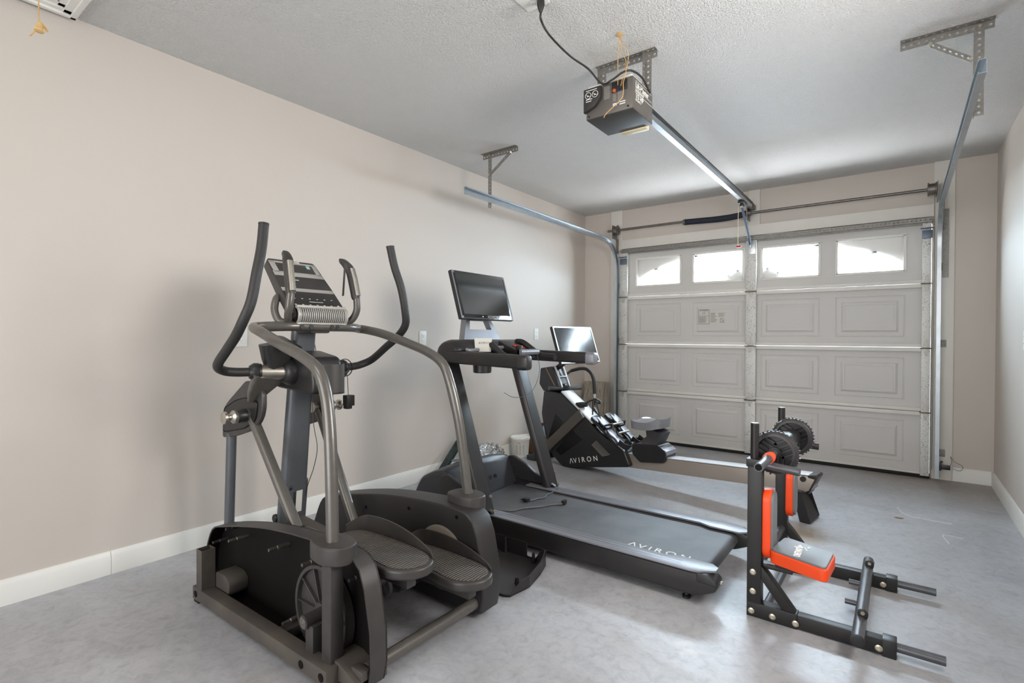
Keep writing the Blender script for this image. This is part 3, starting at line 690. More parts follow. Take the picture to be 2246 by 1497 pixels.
# ================= ELLIPTICAL TRAINER =================
def pedal_mat():
    m = mat('ribbed_pedal_rubber', '56524F', .6, var=.1, vs=6, tint='675F56'); nt = m.node_tree; N = nt.nodes; L = nt.links
    tc = N.new('ShaderNodeTexCoord'); w = N.new('ShaderNodeTexWave'); w.inputs['Scale'].default_value = 26; w.inputs['Distortion'].default_value = 3.2
    w.inputs['Detail'].default_value = 1; w.inputs['Detail Scale'].default_value = .55; L.new(tc.outputs['Object'], w.inputs['Vector'])
    bp = N.new('ShaderNodeBump'); bp.inputs['Distance'].default_value = .004; L.new(w.outputs['Fac'], bp.inputs['Height']); L.new(bp.outputs[0], N['Principled BSDF'].inputs['Normal'])
    b = N['Principled BSDF']; src = b.inputs['Base Color'].links[0].from_socket; mx = N.new('ShaderNodeMix'); mx.data_type = 'RGBA'; mx.blend_type = 'MULTIPLY'; mx.inputs[0].default_value = 1
    rr = N.new('ShaderNodeValToRGB'); rr.color_ramp.elements[0].position = .15; rr.color_ramp.elements[0].color = (.45, .45, .45, 1); rr.color_ramp.elements[1].position = .45; L.new(w.outputs['Fac'], rr.inputs[0])
    L.new(src, mx.inputs[6]); L.new(rr.outputs[0], mx.inputs[7]); L.new(mx.outputs[2], b.inputs['Base Color']); return m
M_ribs = pedal_mat()
Y0 = 1.365
el = thing('elliptical_trainer', 'large grey elliptical trainer in front with side cover off and two pedals', 'elliptical trainer', (1.2, Y0, 0))
HP = smooth2([(.505, .15), (.58, .283), (.70, .325), (.86, .362), (1.05, .397), (1.25, .42), (1.45, .431), (1.60, .425), (1.655, .395)], 4) + [(1.682, .335), (1.712, .20), (1.715, .09), (1.700, .025), (1.60, .012), (.56, .012), (.50, .06)]
def side_frame(s, nm):
    """s=-1 near side, s=1 far side"""
    yo = Y0+s*.41; yi = Y0+s*.355   # beam
    bp = [(.60, .012), (1.60, .028), (1.60, .082), (.60, .066)]
    part('base_beam', lambda b: prism(b, bp, 'y', min(yo, yi), max(yo, yi), .004), M_dust, el)
for s in (-1, 1): side_frame(s, '')
# near housing (outer cover missing): dark bowl with lit top rim
yr0, yr1 = 1.042, 1.108
hn = part('side_housing', lambda b: (shell_rim(b, HP, 'y', yr0, yr1, .006), prism(b, HP, 'y', yr1-.006, yr1, 0)), M_dk, el, 40, 'near side housing with its outer cover missing')
def inner(b):
    inn = [(x*.985+.017, z*.975+.006) for x, z in HP]
    prism(b, inn, 'y', yr1-.010, yr1-.0065)
    shell_rim(b, inn, 'y', yr0+.002, yr1-.007, .003)
part('inner_lining', inner, M_inner, hn, 40)
for x, z, l in ((.62, .235, .07), (.80, .29, .085), (1.13, .335, .085), (1.36, .34, .085), (.72, .315, .06), (.75, .10, .08), (1.22, .08, .08), (1.60, .345, .06)):
    part('screw_post', lambda b: lathe(b, (x, yr1-.008, z), (0, -1, 0), [(0, .010), (l*.6, .008), (l*.62, .0065), (l, .006)], 12), M_dk2 if l < .08 else M_steel, hn)
# rear corner block behind the near upright
part('rear_bracket', lambda b: (prism(b, [(1.55, .03), (1.70, .03), (1.70, .055), (1.60, .09), (1.55, .09)], 'y', 1.0, 1.12, .003), box(b, (1.64, 1.02, .03), (1.70, 1.05, .085), .003)), M_dust, hn)
# far housing, closed
hf = part('side_housing', lambda b: prism(b, HP, 'y', 1.595, 1.715, .012, 3), M_dk2, el, 35, 'far side housing with cover in place')
part('crank_disc', lambda b: lathe(b, (1.478, 1.597, .205), (0, -1, 0), [(0, .135), (.004, .138), (.010, .136), (.013, .128)], 48), mat('taupe_disc', '7D746A', .5, .1, var=.05), hf, label='taupe crank disc')
for x, z in ((.961, .315), (1.272, .373), (1.569, .396)):
    part('screw_hole', lambda b: (lathe(b, (x, 1.5985, z), (0, -1, 0), [(0, .0085), (.0052, .0085)], 14)), M_inner, hf)
# uprights and collars
for s in (-1, 1):
    ya, yb = (.985, 1.035) if s < 0 else (1.695, 1.745)
    part('upright_post', lambda b: box(b, (1.528, ya, .075), (1.580, yb, .43), .004), M_grayd, el)
    yc = Y0+s*.342
    q = round2([(1.44, yc-s*.055), (1.55, yc-s*.072), (1.615, yc-s*.045), (1.625, yc+s*.02), (1.56, yc+s*.062), (1.45, yc+s*.045)], .04, 5)
    part('collar', lambda b: prism(b, q, 'z', .405, .467, .010, 3), M_dk, el)
part('bearing_support', lambda b: (box(b, (1.432, .985, .07), (1.478, 1.03, .17), .003), cyl(b, (1.436, .975, .178), (1.436, 1.10, .178), .024, 24)), M_grayd, el)
part('bearing', lambda b: lathe(b, (1.436, .9745, .178), (0, -1, 0), [(0, .019), (.002, .019), (.0021, .013), (.004, .012), (.0041, .006), (.006, .005)], 20), M_steel, el)
def pulley(b):
    lathe(b, (1.400, 1.062, .165), (0, 1, 0), [(.016, .001), (.016, .148), (0, .151), (0, .164), (.028, .165), (.028, .001)], 56)
    lathe(b, (1.400, 1.060, .165), (0, 1, 0), [(0, .02), (0, .034), (.02, .036)], 24)
    for k in range(10):
        t = 2*PI*k/10; d = Vector((math.cos(t), 0, math.sin(t))); c = Vector((1.400, 1.071, .165)); sweep(b, [c+d*.03, c+d*.149], rrect(.003, .014, .001, 1), up=(0, 1, 0))
part('flywheel_pulley', pulley, M_grayd, el)
part('stub_post', lambda b: shell_rim(b, [(.635, .957), (.686, .957), (.686, 1.012), (.635, 1.012)], 'z', .066, .236, .0025), M_dust, el, 10, 'open topped square stub post')
part('generator', lambda b: prism(b, round2([(.665, .045), (.80, .05), (.81, .11), (.77, .135), (.67, .13)], .03, 4), 'y', 1.015, 1.098, .006), M_dust, el)
for x, z in ((.632, .04), (1.455, .052), (1.572, .054)):
    part('tube_plug', lambda b: lathe(b, (x, .9545, z), (0, -1, 0), [(0, .014), (.0015, .014), (.003, .008)], 18), M_inner, el)
part('rubber_foot', lambda b: (box(b, (.605, .958, 0), (.65, 1.01, .012), .002)), M_seal, el); part('rubber_foot', lambda b: box(b, (.605, 1.72, 0), (.65, 1.772, .012), .002), M_seal, el)
for y in (.985, 1.745): part('rubber_foot', lambda b: lathe(b, (1.58, y, 0), (0, 0, 1), [(0, .02), (.012, .02), (.014, .008), (.035, .007)], 16), M_seal, el)
part('rear_cross_tube', lambda b: cyl(b, (1.668, 1.06, .062), (1.668, 1.67, .062), .0235, 24), M_gray, el)
for x in (.72,): part('front_cross_tube', lambda b: cyl(b, (x, 1.0, .04), (x, 1.73, .04), .022, 20), M_grayd, el)
# column: slightly oval post leaning forward
def colm(b):
    n = 28; prof = rrect(.105, .068, .03, 5)
    sweep(b, [(.652, Y0, .20), (.690, Y0, .45)], prof, up=(0, 1, 0)); 
col = part('mast', lambda b: (sweep(b, [(.672, Y0, .19), (.705, Y0, .455)], rrect(.068, .135, .028, 5), up=(0, 1, 0)), sweep(b, [(.700, Y0, .44), (.790, Y0, 1.195)], rrect(.062, .125, .026, 5), up=(0, 1, 0), scales=[1, .9])), M_gray2, el)
part('mast_foot', lambda b: prism(b, [(.60, .03), (.74, .03), (.745, .26), (.60, .26)], 'y', Y0-.045, Y0+.045, .006), M_grayd, el)
part('warning_label', lambda b: box(b, (.748, Y0-.015, .31), (.7492, Y0+.016, .415), rot=Matrix.Rotation(.11, 3, 'Y')), M_sky, col)
part('pivot_axle', lambda b: cyl(b, (.653, Y0-.07, .275), (.653, Y0+.07, .275), .018, 20), M_gray2, el)
for s in (-1, 1): part('axle_cap', lambda b: lathe(b, (.653, Y0+s*.06, .275), (0, s, 0), [(0, .021), (.010, .021), (.013, .017)], 20), M_bk, el)
part('centre_beam', lambda b: prism(b, [(.70, .235), (1.28, .20), (1.28, .245), (.70, .288)], 'y', Y0-.032, Y0+.032, .005), M_dust, el)
part('centre_strut', lambda b: (box(b, (1.20, Y0-.03, .03), (1.26, Y0+.03, .21), .004), box(b, (1.20, 1.0, .03), (1.25, 1.73, .065), .004)), M_grayd, el)
for z, dx in ((.49, 0), (.43, .03)): part('column_bolt', lambda b: cyl(b, (.70+dx, Y0-.040, z), (.70+dx, Y0-.030, z), .012, 14), M_bk, col)
# shroud with cup holder on the mast
def shroud(b):
    prism(b, round2([(.665, .912), (.99, .895), (1.0, .94), (.975, 1.06), (.80, 1.09), (.70, 1.03)], .03), 'y', Y0-.078, Y0+.078, .02, 4)
shr = part('centre_shroud', shroud, M_bk, el)
part('cup_holder', lambda b: shell_rim(b, round2([(.90, Y0-.03), (.99, Y0-.055), (1.03, Y0), (1.03, Y0+.06), (.96, Y0+.10), (.88, Y0+.07)], .03, 4), 'z', .90, 1.03, .004), M_dk, shr, 40)
part('cup_floor', lambda b: prism(b, round2([(.90, Y0-.03), (.99, Y0-.055), (1.03, Y0), (1.03, Y0+.06), (.96, Y0+.10), (.88, Y0+.07)], .03, 4), 'z', .895, .902), M_bk, shr, 40)
def pouch(b):
    c0, c1 = Vector((.79, 1.24, 1.0)), Vector((.80, 1.22, 1.125)); sweep(b, [c0, c0*.5+c1*.5, c1], rrect(.075, .13, .03, 5), up=(0, 1, 0), scales=[.8, 1, 1.08])
part('bottle_sleeve', pouch, M_bk, shr)
part('sleeve_flap', lambda b: sweep(b, spline([(.73, 1.235, 1.155), (.80, 1.235, 1.150), (.88, 1.235, 1.125), (.95, 1.235, 1.105)], 4), rrect(.05, .01, .003), up=(0, 0, 1)), M_bk, shr)
# moving arms
def arm(s):
    yy = lambda d: Y0+s*d
    ha = [(.83, yy(.11), .995), (.765, yy(.255), .998)]
    part('arm_hub', lambda b: lathe(b, (.815, yy(.070), .991), (0, s, 0), [(0, .062), (.025, .058), (.042, .048), (.05, .036)], 30), M_bk, el)
    axl = part('arm_axle', lambda b: cyl(b, (.812, yy(.09), .991), (.775, yy(.215), .996), .033, 26), M_silver, el)
    part('axle_collar', lambda b: lathe(b, (.779, yy(.20), .996), Vector((-.03, s*.09, .002)), [(0, .036), (.008, .038), (.010, .037), (.012, .040), (.03, .040), (.048, .028)], 26), M_bk, el)
    P = [(.773, yy(.225), .997), (.762, yy(.30), .999), (.762, yy(.352), 1.008), (.80, yy(.392), 1.035), (.90, yy(.40), 1.10), (.985, yy(.405), 1.155), (1.045, yy(.405), 1.215), (1.066, yy(.385), 1.29), (1.062, yy(.362), 1.40), (1.045, yy(.335), 1.50), (1.031, yy(.318), 1.60)]
    h = part('handlebar', lambda b: (tube(b, spline(P, 6), .0195, 20)), M_foam, el)
    part('handlebar_cap', lambda b: cyl(b, (1.0315, yy(.3185), 1.598), (1.031, yy(.318), 1.604), .0205, 20), M_bk, h)
    # tapered link and lower bracket
    part('arm_link', lambda b: sweep(b, [(.79, yy(.165), .98), (.72, yy(.185), .90), (.69, yy(.192), .855)], rrect(.034, .12, .014, 4), up=(0, 1, 0), scales=[1.35, .8, .42]), M_gray, el)
    o = [(.598, .945), (.425, .837), (.375, .795), (.366, .65), (.49, .67), (.628, .709), (.715, .752), (.745, .79), (.759, .834), (.757, .90), (.70, .945)]
    ya, yb = sorted((yy(.160), yy(.184)))
    br = part('pivot_bracket', lambda b: prism(b, round2(o, .02), 'y', ya, yb, .008, 3), M_grayd, el)
    ya, yb = sorted((yy(.184), yy(.192)))
    part('bracket_cover', lambda b: prism(b, round2([(.40, .80), (.39, .68), (.60, .72), (.71, .77), (.73, .86), (.62, .87), (.52, .85)], .03), 'y', ya, yb, .008, 3), M_bk, br)
    kn = part('adjust_knob', lambda b: lathe(b, (.641, yy(.258), .788), (0, s, 0), [(-.03, .018), (-.012, .030), (0, .030), (.012, .016), (.022, .016), (.032, .028), (.042, .028), (.045, .018)], 30), M_silver, el)
    part('knob_sleeve', lambda b: lathe(b, (.641, yy(.202), .789), (0, s, 0), [(0, .031), (.035, .031), (.04, .028)], 26), M_bk, kn)
    part('link_barrel', lambda b: cyl(b, (.641, yy(.135), .790), (.641, yy(.205), .789), .0275, 24), M_silver, el)
    part('hanging_tube', lambda b: cyl(b, (.425, yy(.165), .68), (.392, yy(.165), .10), .023, 18), M_gray2, el)
arm(-1); arm(1)
part('stride_link', lambda b: sweep(b, [(.655, Y0-.175, .775), (1.033, Y0-.175, .345)], rrect(.036, .046, .014, 4), up=(0, 1, 0)), M_gray, el)
part('stride_link', lambda b: sweep(b, [(.66, Y0+.165, .775), (1.0, Y0+.145, .24)], rrect(.036, .046, .014, 4), up=(0, 1, 0)), M_gray, el)
# long hand rail: one bent tube
def railp():
    half = [(.928, 0, 1.20), (.925, .14, 1.20), (.885, .225, 1.197), (.862, .258, 1.194), (.885, .283, 1.190), (1.0, .305, 1.168), (1.16, .318, 1.125), (1.30, .318, 1.085), (1.40, .313, 1.035), (1.447, .312, .955), (1.478, .318, .85), (1.505, .328, .70), (1.535, .342, .44)]
    a = [(x, Y0-d, z) for x, d, z in half][::-1]; b = [(x, Y0+d, z) for x, d, z in half[1:]]
    return spline(a+b, 6)
hr = part('hand_rail', lambda b: tube(b, railp(), .0215, 20), M_gray, el)
for d in (-.105, -.06, .045, .075): part('rail_bolt', lambda b: cyl(b, (.945, Y0+d, 1.198), (.953, Y0+d, 1.198), .010, 14), M_bk, hr)
part('mast_cap', lambda b: box(b, (.765, Y0-.05, 1.17), (.93, Y0+.05, 1.215), .01), M_grayd, el)
# console
def con_M():
    # local: x = width (y world), y = up the face, z = out of face
    o = Vector((.925, Y0, 1.272)); up = Vector((.667-.925, 0, 1.533-1.272)).normalized(); xx = Vector((0, 1, 0)); zz = xx.cross(up)
    return Matrix(((xx.x, up.x, zz.x, o.x), (xx.y, up.y, zz.y, o.y), (xx.z, up.z, zz.z, o.z), (0, 0, 0, 1)))
CM = con_M()
def loc(fn):
    def g(b):
        t = bmesh.new(); fn(t); bmesh.ops.transform(t, matrix=CM, verts=t.verts); merge(b, t)
    return g
CL = .355
cn = part('console', loc(lambda b: prism(b, round2([(-.142, -.015), (.142, -.015), (.138, .15), (.125, .34), (.115, CL), (-.115, CL), (-.125, .34), (-.138, .15)], .012), 'z', -.045, 0, .006, 3)), M_dk, el)
def bars(b):
    for y, w in ((.125, .132), (.232, .127)): box(b, (-w, y, 0), (w, y+.022 if y < .2 else y+.03, .0025), .001)
    for a, c in (((-.122, .255), (-.095, .335)), ((.095, .255), (.119, .335)), ((-.12, .325), (.117, .337))): box(b, (a[0], a[1], 0), (c[0], c[1], .0025), .001)
part('silver_trim', loc(bars), M_lsilver, cn)
part('display', loc(lambda b: box(b, (-.095, .262, 0), (.095, .325, .0015), .0005)), M_lcd, cn)
part('lcd_tab', loc(lambda b: box(b, (.062, .30, .001), (.08, .322, .002))), mat('pale_lcd', '9CC7C6', .4), cn)
part('keypad', loc(lambda b: box(b, (-.134, .008, 0), (.134, .12, .0015), .0005)), M_dk2, cn)
def keys(b):
    for k in range(6): box(b, (-.10+.038*k, .075, .0012), (-.092+.038*k, .078, .0022))
    for k in range(7): box(b, (-.11+.036*k, .035, .0012), (-.101+.036*k, .038, .0022))
    box(b, (-.03, .056, .0012), (.04, .058, .0022)); box(b, (-.09, .205, .0012), (-.02, .208, .0022)); box(b, (.106, .033, .0012), (.122, .036, .0022)); box(b, (.112, .027, .0012), (.116, .042, .0022))
part('key_legends', loc(keys), M_white, cn, 0)['kind'] = 'stuff'
part('maker_badge', loc(lambda b: merge(b, text_bm('NordicTrack', .016, Matrix.Translation((-.045, .340, .0006)), .0004, bold=.0003))), M_white, cn, 0)
# vent roll under the face
def vent(b):
    for k in range(25):
        y = -.122+.244*k/24
        path = [(.930+.006, y, 1.287), (.945+.006, y, 1.276), (.953+.006, y, 1.255), (.950+.006, y, 1.232), (.938+.004, y, 1.214)]
        sweep(b, [(p[0], Y0+p[1], p[2]) for p in path], rrect(.0055 if 0 < k < 24 else .012, .006, .001, 1), up=(1, 0, .01))
    for zz, xx in ((1.288, .936), (1.212, .940)): sweep(b, [(xx, Y0-.124, zz), (xx, Y0+.124, zz)], rrect(.014, .014, .003, 2))
part('fan_grille', vent, M_lsilver, cn, 40)
part('fan_housing', lambda b: prism(b, round2([(.86, 1.285), (.93, 1.285), (.947, 1.262), (.946, 1.235), (.93, 1.208), (.86, 1.205)], .012), 'y', Y0-.132, Y0+.132, .005), M_dk2, cn)
part('grille_base', lambda b: prism(b, round2([(.87, 1.195), (.935, 1.197), (.948, 1.213), (.87, 1.215)], .004), 'y', Y0-.126, Y0+.126, .003), M_lsilver, cn)
# pulse grips
def grip(s):
    y = lambda d: Y0+s*d
    P = [(.875, y(.10), 1.215), (.90, y(.135), 1.214), (.935, y(.162), 1.235), (.962, y(.172), 1.28), (.968, y(.168), 1.34)]
    g = part('grip_bar', lambda b: tube(b, spline(P, 6), .0165, 18), M_gray, cn)
    part('rear_loop', lambda b: tube(b, spline([(.90, y(.135), 1.214), (.86, y(.16), 1.225), (.83, y(.165), 1.27), (.815, y(.15), 1.32), (.80, y(.125), 1.34)], 6), .0165, 16), M_gray, g)
    part('pulse_grip', lambda b: sweep(b, spline([(.966, y(.166), 1.335), (.950, y(.163), 1.40), (.930, y(.158), 1.47), (.905, y(.150), 1.505), (.87, y(.143), 1.53)], 5), rrect(.034, .040, .014, 4), up=(0, 1, 0), scales=[.9]+[1.05]*9+[1.05, 1.1, 1.1, 1.05, 1.0, .95, .9, .85, .8, .6, .4]), M_dk, g)
    part('pulse_sensor', lambda b: sweep(b, [(.980, y(.166), 1.350), (.960, y(.163), 1.43), (.943, y(.159), 1.482)], rrect(.020, .026, .006, 3), up=(0, 1, 0)), M_silver, g)
grip(-1); grip(1)
part('loose_strip', lambda b: sweep(b, [(.95, Y0+.115, 1.50), (.985, Y0+.08, 1.345)], rrect(.014, .003, .001), up=(0, 1, 0)), M_dk, cn)
# pedals with foot beams
def pedal(dx, yc, z, nm_lab, s):
    out = smooth2([(1.262, yc-.03), (1.30, yc-.062), (1.42, yc-.068), (1.56, yc-.088), (1.67, yc-.098), (1.735, yc-.065), (1.764, yc-.01), (1.752, yc+.045), (1.70, yc+.082), (1.58, yc+.098), (1.42, yc+.10), (1.31, yc+.085), (1.262, yc+.04)], 3)[:-1]
    out = [(x+dx, y) for x, y in out]
    p = part('pedal', lambda b: prism(b, out, 'z', z-.04, z-.005, .010, 3), M_dk, el, 40, nm_lab)
    inn = [(1.515+dx+(x-1.515-dx)*.93, yc+(y-yc)*.86) for x, y in out]
    part('tread_pad', lambda b: prism(b, inn, 'z', z-.006, z-.001, .002), M_ribs, p, 40)
    far = [q for q in out]
    def lip(b):
        pts = [(1.262, yc+.03, .02), (1.30, yc+.082, .05), (1.36, yc+.097, .058), (1.46, yc+.103, .055), (1.56, yc+.101, .042), (1.64, yc+.093, .024), (1.70, yc+.083, .008), (1.74, yc+.06, .001)]
        sp = spline([(x+dx, y, h) for x, y, h in pts], 5); A = []; Bq = []; A2 = []; B2 = []
        for v in sp:
            c = Vector((1.515+dx, yc)); d = (c-Vector((v.x, v.y))).normalized()*.007
            A.append(b.verts.new((v.x, v.y, z-.03))); Bq.append(b.verts.new((v.x, v.y, z+v.z))); A2.append(b.verts.new((v.x+d.x, v.y+d.y, z-.03))); B2.append(b.verts.new((v.x+d.x, v.y+d.y, z+v.z)))
        for k in range(len(sp)-1):
            for q in ((A[k], A[k+1], Bq[k+1], Bq[k]), (A2[k], B2[k], B2[k+1], A2[k+1]), (Bq[k], Bq[k+1], B2[k+1], B2[k])): b.faces.new(q)
        b.faces.new((A[0], Bq[0], B2[0], A2[0])); b.faces.new((A[-1], A2[-1], B2[-1], Bq[-1]))
    part('side_lip', lip, M_dk, p, 40)
    part('foot_beam', lambda b: box(b, (1.0+dx*.4, yc-.022, z-.10), (1.69+dx, yc+.022, z-.04), .006), M_grayd, el)
pedal(0, Y0-.13, .372, 'left pedal, the higher and nearer one', -1)
pedal(.07, Y0+.115, .258, 'right pedal, the lower one', 1)
part('crank', lambda b: (cyl(b, (1.40, 1.13, .178), (1.40, 1.22, .20), .03, 20), sweep(b, [(1.40, 1.20, .19), (1.50, 1.22, .27)], rrect(.05, .03, .012, 4), up=(0, 1, 0)), cyl(b, (1.52, 1.12, .262), (1.52, 1.27, .262), .03, 20), sweep(b, spline([(1.52, 1.245, .265), (1.53, 1.26, .22), (1.50, 1.275, .19), (1.47, 1.27, .20)], 4), rrect(.05, .02, .008, 3), up=(0, 1, 0))), M_grayd, el)
part('crank_roller', lambda b: lathe(b, (1.49, 1.33, .19), (0, 1, 0), [(0, .012), (.001, .022), (.003, .032), (.006, .034), (.10, .034), (.11, .028)], 24), M_bk, el)
part('crank_shaft', lambda b: (cyl(b, (1.47, 1.38, .165), (1.47, 1.60, .165), .022, 16), sweep(b, [(1.47, 1.58, .165), (1.50, 1.57, .20)], rrect(.05, .02, .008, 3), up=(0, 1, 0))), M_grayd, el)
# wires of the trainer
part('sensor_wire', lambda b: tube(b, spline([(.80, Y0+.035, 1.17), (.795, Y0+.06, 1.08), (.77, Y0+.055, 1.0), (.79, Y0+.05, .75), (.80, Y0+.065, .62), (.78, Y0+.06, .52), (.74, Y0+.05, .42), (.715, Y0+.05, .33), (.70, Y0+.045, .26)], 8), .0018, 6), M_cable, el)
ad = el
part('adapter_body', lambda b: (box(b, (.775, 1.59, .80), (.815, 1.635, .855), .004), box(b, (.765, 1.60, .783), (.80, 1.63, .81), .003)), M_bk, ad)
part('prongs', lambda b: (box(b, (.745, 1.605, .800), (.767, 1.607, .803)), box(b, (.745, 1.618, .790), (.767, 1.620, .793))), M_silver, ad)
part('wire', lambda b: (tube(b, spline([(.795, 1.61, .855), (.79, 1.61, .90), (.80, 1.60, .95), (.785, 1.60, 1.0)], 5), .0018, 6), [sweep(b, [Vector((.782+.003*k, 1.598, .996))+Vector((-.042*0+ .044*math.cos(t*PI/8), .012*math.cos(t*PI/8), .044*math.sin(t*PI/8))) for t in range(16)], circ(.0018, 6), closed=True) for k in range(2)]), M_cable, ad)
# loose cover lying on the floor behind the trainer
cvo = [(1.02, 2.19), (1.515, 2.19), (1.535, 2.187), (1.575, 2.187), (1.605, 2.203), (1.637, 2.18), (1.672, 2.08), (1.702, 1.945), (1.695, 1.885), (1.690, 1.86), (1.686, 1.82), (1.66, 1.805), (1.60, 1.80), (1.02, 1.80)]
cv = thing('loose_side_cover', 'black plastic machine cover lying open on the floor beside the treadmill', 'machine cover', (1.3, 2.0, 0))
part('tray', lambda b: (prism(b, cvo, 'z', .004, .009)), M_dk2, cv)
def cwalls(b):
    N = len(cvo); hts = {0: .088, 1: .088, 2: .02, 3: .022, 4: .075, 5: .08, 6: .062, 7: .056, 8: .052, 9: .035, 10: .015, 11: .014, 12: .014, 13: .014}
    c = Vector((1.3, 2.05))
    for i in range(N):
        j = (i+1) % N; p, q = Vector(cvo[i]), Vector(cvo[j]); d = (c-p).normalized()*.005; e = (c-q).normalized()*.005; hp, hq = hts[i], hts[j]
        if i == 1: hp = .02
        v = [b.verts.new((p.x, p.y, .004)), b.verts.new((q.x, q.y, .004)), b.verts.new((q.x, q.y, hq)), b.verts.new((p.x, p.y, hp)), b.verts.new((p.x+d.x, p.y+d.y, .009)), b.verts.new((q.x+e.x, q.y+e.y, .009)), b.verts.new((q.x+e.x, q.y+e.y, hq)), b.verts.new((p.x+d.x, p.y+d.y, hp))]
        for f in ((0, 1, 2, 3), (4, 7, 6, 5), (3, 2, 6, 7), (0, 3, 7, 4), (1, 5, 6, 2)): b.faces.new([v[k] for k in f])
part('rim_wall', cwalls, M_dk2, cv, 30)
for x, y, h in ((1.38, 2.178, .075), (1.575, 2.16, .05), (1.64, 1.93, .03), (1.56, 1.82, .04)):
    part('screw_boss', lambda b: lathe(b, (x, y, .008), (0, 0, 1), [(0, .012), (h, .007), (h, .004)], 12), M_bk, cv)

# ================= TREADMILL =================
TY = 2.61
tm = thing('treadmill', 'dark grey treadmill with a tilted screen and white word on its belt', 'treadmill', (1.4, TY, 0))
def side(s):
    y = lambda d: TY+s*d
    ya, yb = sorted((y(.26), y(.35)))
    # lower body
    body = round2([(.62, .035), (2.36, .035), (2.445, .075), (2.445, .118), (2.405, .140), (.62, .140)], .03, 4)
    r = part('side_body', lambda b: prism(b, body, 'y', ya, yb, .018, 3), M_tdark, tm)
    top = [(1.02, y(.262)), (2.19, y(.262)), (2.25, y(.235)), (2.40, y(.235)), (2.43, y(.262)), (2.43, y(.30)), (2.37, y(.345)), (2.33, y(.352)), (1.02, y(.352))]
    t = part('foot_rail', lambda b: prism(b, top, 'z', .139, .149, .003, 2), M_tgray, tm)
    def grooves(b):
        for d in (.285, .31): box(b, (1.05, min(y(d), y(d+.0015)), .1488), (2.28, max(y(d), y(d+.0015)), .1494))
    part('grip_lines', grooves, M_tdark, t, 0)
    part('end_cap', lambda b: (prism(b, round2([(2.36, .140), (2.40, .143), (2.44, .118), (2.448, .10), (2.36, .10)], .01), 'y', min(ya, yb)-.001, max(ya, yb)+.001, .004)), M_tdark, r)
    part('leveling_foot', lambda b: lathe(b, (2.305, y(.305), 0), (0, 0, 1), [(0, .019), (.010, .019), (.012, .010), (.035, .009)], 18), M_bk, tm)
side(-1); side(1)
def belt(b):
    pts = [(.88, .132), (2.355, .132)]+[(2.355+.034*math.sin(t*PI/8), .098+.034*math.cos(t*PI/8)) for t in range(1, 9)]+[(.88, .062)]
    n = len(pts); inn = []
    A = [b.verts.new((x, TY-.262, z)) for x, z in pts]; Bq = [b.verts.new((x, TY+.262, z)) for x, z in pts]
    for k in range(n-1): b.faces.new((A[k], A[k+1], Bq[k+1], Bq[k]))
    b.faces.new(A[::-1]); b.faces.new(Bq); b.faces.new((A[0], A[-1], Bq[-1], Bq[0]))
bt = part('running_belt', belt, M_belt, tm, 60)
part('belt_lettering', lambda b: merge(b, logo((1.985, 2.378, .1325), (1, .02, 0), (0, 1, 0), .047, st=1.42)), M_white, bt, 0)
part('roller_bolt', lambda b: cyl(b, (2.44, TY-.285, .095), (2.452, TY-.285, .095), .008, 10), M_bolt, tm)
# motor hood
def hoodm(b):
    prof = [(.50, .04), (.545, .12), (.612, .262), (.645, .292), (.74, .335), (.80, .352), (.822, .350), (.845, .325), (.90, .17), (.915, .135), (.92, .04)]
    prof = [(p.x, p.y) for p in fillet([(x, z, 0) for x, z in prof], .02, 2)]
    ys = [(-.335, .86), (-.325, .93), (-.29, .96), (-.15, 1.0), (0, 1.01), (.15, .985), (.25, .94), (.31, .89), (.33, .82)]
    rings = []
    for y, k in ys:
        rings.append([b.verts.new((x + (.018*(1-(y/.335)**2) - .01 if x > .84 else 0), TY+y, .04+(z-.04)*k)) for x, z in prof])
    m = len(prof)
    for A, Bq in zip(rings, rings[1:]):
        for q in range(m): b.faces.new((A[q], A[(q+1) % m], Bq[(q+1) % m], Bq[q]))
    b.faces.new(rings[0][::-1]); b.faces.new(rings[-1])
hd = part('motor_hood', hoodm, M_hood, tm, 28)
wing = [(.80, .30), (.86, .318), (.98, .270), (1.054, .222), (1.144, .190), (1.225, .155), (1.19, .142), (.80, .142)]
for s in (-1, 1):
    ya, yb = sorted((TY+s*.315, TY+s*.345)); w = [(x, z if z < .2 else z-.0) for x, z in wing]
    part('hood_wing', lambda b: prism(b, round2(w, .02), 'y', ya, yb, .008, 3), M_tdark, hd)
part('cup_recess', lambda b: lathe(b, (.76, TY-.14, .350), (0, 0, 1), [(0, .034), (.0, .040), (.003, .040), (.0032, .032)], 24), M_bluetape, hd)
d_ = Vector((.90-.845, 0, .17-.325)).normalized()
part('hood_lettering', lambda b: merge(b, logo((.8925, TY-.125, .212), (0, 1, 0), (-.33, 0, 1), .026, st=2.25, depth=.0012)), M_inner, hd, 0)
